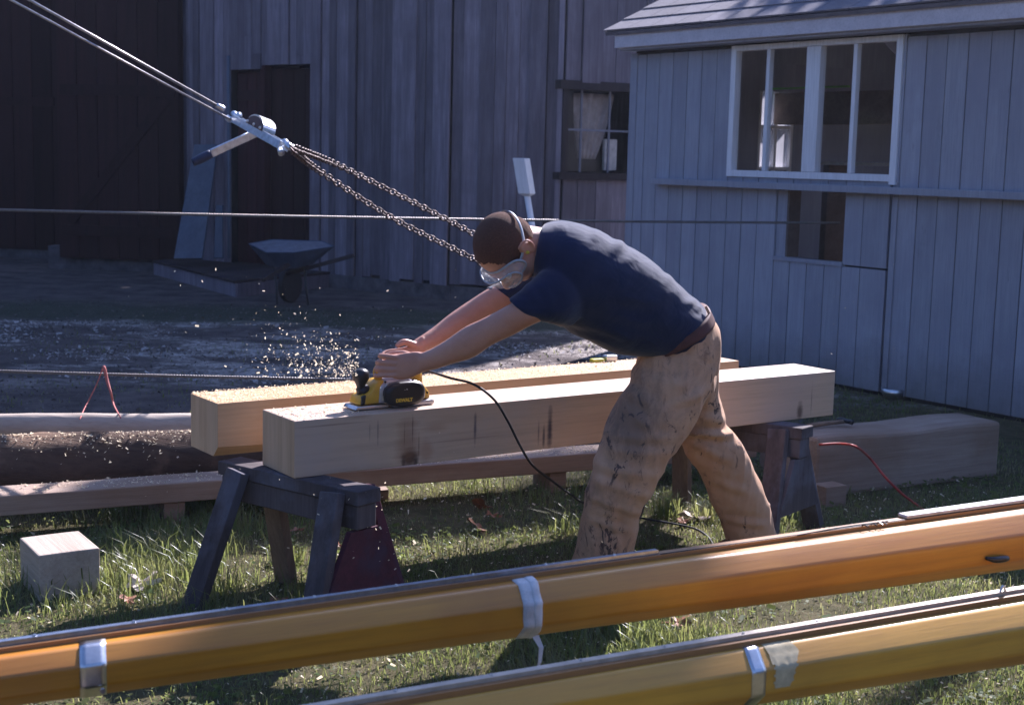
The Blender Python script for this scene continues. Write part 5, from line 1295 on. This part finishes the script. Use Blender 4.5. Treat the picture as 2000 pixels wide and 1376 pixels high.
# brown leaves
M_leaf = plain('dry_oak_leaf', (.26, .11, .05), .6, nscale=20, amt=.35); M_pleaf = plain('pale_dry_leaf', (.6, .5, .42), .7, nscale=20)
def leafmesh(mat):
    bm = bmesh.new(); ol = []
    n = 26
    for i in range(n):
        t = 2*math.pi*i/n; r = .5+.22*math.cos(5*t)*(abs(math.sin(t/2))+.2); ol.append((r*math.cos(t), r*.62*math.sin(t)))
    c = bm.verts.new((0, 0, .0)); vs = [bm.verts.new((x, y, .22*y*y+.12*math.sin(x*5)+.06*math.sin(y*9))) for x, y in ol]
    for i in range(n): bm.faces.new((c, vs[i], vs[(i+1) % n]))
    me = bpy.data.meshes.new('leaf'); bm.to_mesh(me); bm.free(); me.materials.append(mat); return me
lm1, lm2 = leafmesh(M_leaf), leafmesh(M_pleaf)
for (x, y, s, mm, lab) in ((938, 985, .1, lm1, 'brown oak leaf on the grass under the timbers'), (932, 1028, .12, lm1, 'curled brown leaf on the grass left of the man\'s leg'), (962, 1005, .07, lm1, 'small brown leaf beside the curled one under the timbers'), (545, 1174, .09, lm1, 'rusty brown leaf just above the mast near the dark sawhorse leg'),
                           (275, 1137, .12, lm2, 'pale dry leaf on the grass right of the cut block'), (250, 1170, .08, lm1, 'brown leaf below the pale dry leaf at the left'), (1352, 1008, .13, lm2, 'pale curled leaf between the man\'s legs behind the cord'), (1335, 1016, .08, lm1, 'brown leaf next to the pale curled leaf'), (1322, 1214, .12, lm1, 'brown leaf on the grass between the two masts'), (575, 1035, .08, lm1, 'brown leaf in the shade behind the plain sawhorse leg'), (660, 1062, .07, lm1, 'small brown leaf in shade behind the red gusset')):
    p = at_z(x, y, .025); o = bpy.data.objects.new('leaf', mm); C.objects.link(o); o.location = p; o.scale = (s, s, s); o.rotation_euler = (random.uniform(-.5, .5), random.uniform(-.5, .5), random.uniform(0, 6)); tag(o, lab, 'leaf')

# wood chips: scattered slivers (lying and flying)
M_chip, nt_, b_ = newmat('fresh_wood_chip', .7, .2); b_.inputs['Base Color'].default_value = (.85, .72, .52, 1)
tl_ = N(nt_, 'BsdfTranslucent'); tl_.inputs[0].default_value = (.9, .78, .56, 1); mx_ = N(nt_, 'MixShader'); mx_.inputs[0].default_value = .45
nt_.links.new(b_.outputs[0], mx_.inputs[1]); nt_.links.new(tl_.outputs[0], mx_.inputs[2]); nt_.links.new(mx_.outputs[0], nt_.nodes['Material Output'].inputs[0])
def chips(name, P, size, flat=.0, mat=None):
    P = np.asarray(P); n = len(P); s = size*np.clip(np.exp(rng.normal(-.35, .55, n)), .2, 2.2); a = rng.normal(0, 1, (n, 3)); 
    if flat: a[:, 2] *= flat
    a /= np.linalg.norm(a, axis=1)[:, None]; b = rng.normal(0, 1, (n, 3))
    if flat: b[:, 2] *= flat
    b -= a*(a*b).sum(1)[:, None]; b /= np.linalg.norm(b, axis=1)[:, None]
    c = np.cross(a, b); a = a*s[:, None]; b = b*(s*.5)[:, None]; c = c*(s*.2)[:, None]
    V = np.stack([P-a-b, P+a-b+c, P+a+b, P-a+b+c], 1).reshape(-1, 3); i = np.arange(n)*4
    o = mesh_np(name, V, np.stack([i, i+1, i+2, i+3], 1), mat or M_chip); o['kind'] = 'stuff'; return o
chips('clover', WEEDS, .0075, .35, M_weed); pts = []
src = at_d(700, 735, 5.05)
while len(pts) < 620:
    x = 700-abs(random.gauss(0, 95)); y = 735-abs(random.gauss(0, 1))*28*(1+(700-x)/120)+random.uniform(-6, 12)*0
    if x > 705 or x < 440: continue
    pts.append(at_d(x, min(y, 742), 5.05+random.gauss(0, .12)))
for _ in range(60): pts.append(at_d(random.uniform(250, 900), random.uniform(520, 1010), random.uniform(4.4, 6)))
for _ in range(70): pts.append(at_d(random.gauss(840, 160), random.uniform(925, 1120), random.uniform(4.3, 4.75)))
for _ in range(10): pts.append(at_d(random.uniform(1380, 1800), random.uniform(500, 760), random.uniform(4.6, 6)))
chips('flying_chips', pts, .0032)
# fine shavings lying on the timbers
pts = []
for _ in range(8500):
    s_ = random.random()**1.5*2.2; o_ = random.uniform(0.005, .245); p = A2+bt*s_+bn*o_; pts.append(p+Vector((0, 0, random.uniform(.001, .009))))
for _ in range(500):
    s_ = random.random()*.3; p = A+bt*s_+bn*random.uniform(.01, .24); pts.append(p+Vector((0, 0, random.uniform(.001, .004))))
sv = chips('shavings', pts, .0024, .5)
# chips on logs and the ground
pts = []
for _ in range(1500):
    s_ = random.random()*1.9; th = R(90)+random.gauss(0, .55); t = (lc2-lc1).normalized(); s2_ = Vector((-t.y, t.x, 0)); p = lc1+t*s_+s2_*math.cos(th)*(lr+.004)+Vector((0, 0, math.sin(th)*(lr+.004))); pts.append(p)
chips('log_chips', pts, .005, .6)
pts = []
for _ in range(14000):
    y_ = random.uniform(3.4, 7.2); x_ = random.uniform(-1, 1)*(y_*.4); 
    if random.random() < .25+.9*noise.noise(Vector((x_*1.3, y_*1.3, 9))): pts.append((x_, y_, random.uniform(.004, .03)))
chips('ground_chips', pts, .0045, .6)
pts = []
for _ in range(15000):
    y_ = random.uniform(9.8, 13.2); x_ = random.uniform(-1, .5)*(y_*.4)
    if noise.noise(Vector((x_*.7, y_*1.3, 4)))+.3*noise.noise(Vector((x_*4, y_*4, 4))) > random.uniform(-.1, .25): pts.append((x_, y_, random.uniform(.004, .02)))
cl = []
for _ in range(14000):
    y_ = random.uniform(7.3, 15); cl.append((random.uniform(-1, .6)*(y_*.4), y_, random.uniform(.002, .012)))
chips('clods', cl, .008, .5, plain('dirt_clod', (.14, .12, .11), .95, amt=.4, bumpd=0))
chips('yard_chips', pts, .011, .4, plain('old_pale_chips', (.40, .36, .34), .9, amt=.3, bumpd=0))
# chips caught on the low plank
pts = []
for _ in range(1500):
    p = Vector((pl.location.x, pl.location.y, .186))+bt3*random.uniform(.2, 4.4)+bn3*random.uniform(.01, .18); pts.append(p+Vector((0, 0, random.uniform(.001, .006))))
chips('plank_chips', pts, .004, .4)

# ------------------------------------------------------------------ trestles carrying the masts (beyond both frame edges)
def mast_top(root, x, z): return Matrix.Translation(root.location) @ Matrix.Rotation(root.rotation_euler.z, 4, 'Z') @ Vector((x, 0, 0))
for (s1_, s2_, lab) in ((.05, .1, 'plain trestle under the left ends of the masts'), (L1_-.12, L2_-.1, 'plain trestle under the right ends of the masts')):
    pA = mast_top(m1_, s1_, 0); pB = mast_top(m2_, s2_, 0)
    root = thing('trestle', lab, 'trestle', (pA.x, pA.y, 0)); v = pB-pA; root.rotation_euler = (0, 0, math.atan2(v.y, v.x)); L = v.length
    zt1 = .66-2*ra1(s1_)+.004; zt2 = .60-2*ra2(s2_)+.004; zt = min(zt1, zt2)
    obj('rail', bxm(-.15, L+.15, -.045, .045, zt-.08, zt), M_horse, root, bevel=.004)
    if zt1 > zt+.003: obj('packing', bxm(-.05, .05, -.04, .04, zt, zt1), M_horse, root)
    if zt2 > zt+.003: obj('packing', bxm(L-.05, L+.05, -.04, .04, zt, zt2), M_horse, root)
    for xx in (0, L):
        for sd in (-1, 1):
            bm = bmesh.new(); beam_between(bm, (xx, sd*.06, zt-.02), (xx, sd*.2, 0), .04, .08, (1, 0, 0)); obj('leg', bm, M_horse, root)

# ------------------------------------------------------------------ tree standing behind the shed (out of view, leaf clumps added to shade yard and mast)
def leaf_cloud(cs, n, name, mat, parent, origin):
    V = []; 
    for (c, r, k) in cs:
        m_ = int(n*k); d = rng.normal(0, 1, (m_, 3)); d /= np.linalg.norm(d, axis=1)[:, None]; d *= (r*(rng.random(m_)**.45))[:, None]; d[:, 2] *= .75
        V.append(np.array(c)+d)
    P = np.concatenate(V)-np.array(origin); n = len(P); s = .05+.05*rng.random(n); a = rng.normal(0, 1, (n, 3)); a /= np.linalg.norm(a, axis=1)[:, None]; b = rng.normal(0, 1, (n, 3)); b -= a*(a*b).sum(1)[:, None]; b /= np.linalg.norm(b, axis=1)[:, None]
    V = np.stack([P-a*s[:, None], P+b*s[:, None]*.5, P+a*s[:, None], P-b*s[:, None]*.5], 1).reshape(-1, 3); i = np.arange(n)*4
    o = mesh_np(name, V, np.stack([i, i+1, i+2, i+3], 1), mat); o.parent = parent; return o
M_bark = wood('tree_bark', (.09, .07, .055), (.04, .032, .026), 'Z', 6, .95, .1, bumpd=.02)
def shade_target(x, y, z, dist): return at_z(x, y, z)+S*dist
tb = Vector((12.5, 20.5, 0))
tree = thing('tree', 'unseen leafy tree behind the shed, clumps set to shade the yard and mast', 'tree', tb[:])
cl_ = []
for (x, y, z, dist, r, k) in ((960, 1170, .66, 15, .5, .9), (830, 1190, .66, 15.3, .42, .8), (1120, 1145, .66, 15.2, .42, .8), (1850, 960, 0, 15, .7, .9), (1720, 900, 0, 15, .6, .8), ):  # clumps set along the sun direction to shade mast and right grass
    c = shade_target(x, y, z, dist); cl_.append((tuple(c), r, k))
cl_.append(((6.4, 18.0, 8.8), 1.3, 2.2)); cl_.append(((7.6, 17.6, 8.4), 1.1, 1.6))  # clumps added to shade the sunlit gap between barn and shed
for k in range(14):
    f = k/13; c = shade_target(170+960*f, 1062-62*f, 0, 13.5); cl_.append((tuple(c), .24, .32))  # row of small clumps added to darken the grass under the timbers
for k in range(26):
    cl_.append(((tb.x+random.gauss(.6, 1.2), tb.y+random.gauss(.8, 1.3), random.uniform(9.5, 15)), random.uniform(.9, 1.4), 1.2))
leaf_cloud(cl_, 1100, 'crown', grassmat('tree_leaf', (.05, .09, .02), (.08, .11, .03), (.14, .12, .04)), tree, tb)
bm = bmesh.new(); tube(bm, [(0, 0, -.1), (.1, .1, 3), (.5, .4, 6.5), (1.2, 1.2, 10), (1.6, 1.6, 13)], [.26, .2, .16, .11, .04], 14, 5)
for (c, r, k) in cl_[:7]+cl_[8:21:4]:
    tube(bm, [(.5, .4, 6.3), ((c[0]-tb.x)*.5, (c[1]-tb.y)*.5, (6.3+c[2])/2+.2), (c[0]-tb.x, c[1]-tb.y, c[2])], [.07, .045, .015], 8, 4)
obj('trunk', bm, M_bark, tree, smooth=True)

# ------------------------------------------------------------------ far wood beyond the yard behind the viewer (out of view, added to darken window reflections)
bm = bmesh.new(); rows = []
for i in range(121):
    t = R(95)+R(285)*i/120; row = []
    for j in range(9):
        z = 11*j/8; r = 38+3*noise.noise(Vector((i*.35, j*.7, 1)))*2 - 3*(j/8)**2 + (3 if j == 8 else 0)
        row.append(bm.verts.new((r*math.cos(t), r*math.sin(t), z*(1+.35*noise.noise(Vector((i*.22, 3, 1)))) - .2)))
    rows.append(row)
for a, b in zip(rows, rows[1:]):
    for j in range(8): bm.faces.new((a[j], b[j], b[j+1], a[j+1]))
wo = obj('unseen_woods', bm, plain('woodland_green', (.035, .045, .02), .95, nscale=1.5, amt=.6, bumpd=.3), None); wo['kind'] = 'stuff'

# ------------------------------------------------------------------ thin haze volume, added to lift the far tones like lens veil
hz_m = bpy.data.materials.new('veil_haze'); hz_m.use_nodes = True; nt = hz_m.node_tree
nt.nodes.remove(nt.nodes['Principled BSDF']); pv = nt.nodes.new('ShaderNodeVolumePrincipled')
pv.inputs['Color'].default_value = (.7, .78, .98, 1); pv.inputs['Density'].default_value = .0007; pv.inputs['Anisotropy'].default_value = .45
nt.links.new(pv.outputs[0], nt.nodes['Material Output'].inputs['Volume'])
hb_ = obj('haze', bxm(-135, 135, -135, 135, -1.2, 19), hz_m); hb_['kind'] = 'stuff'
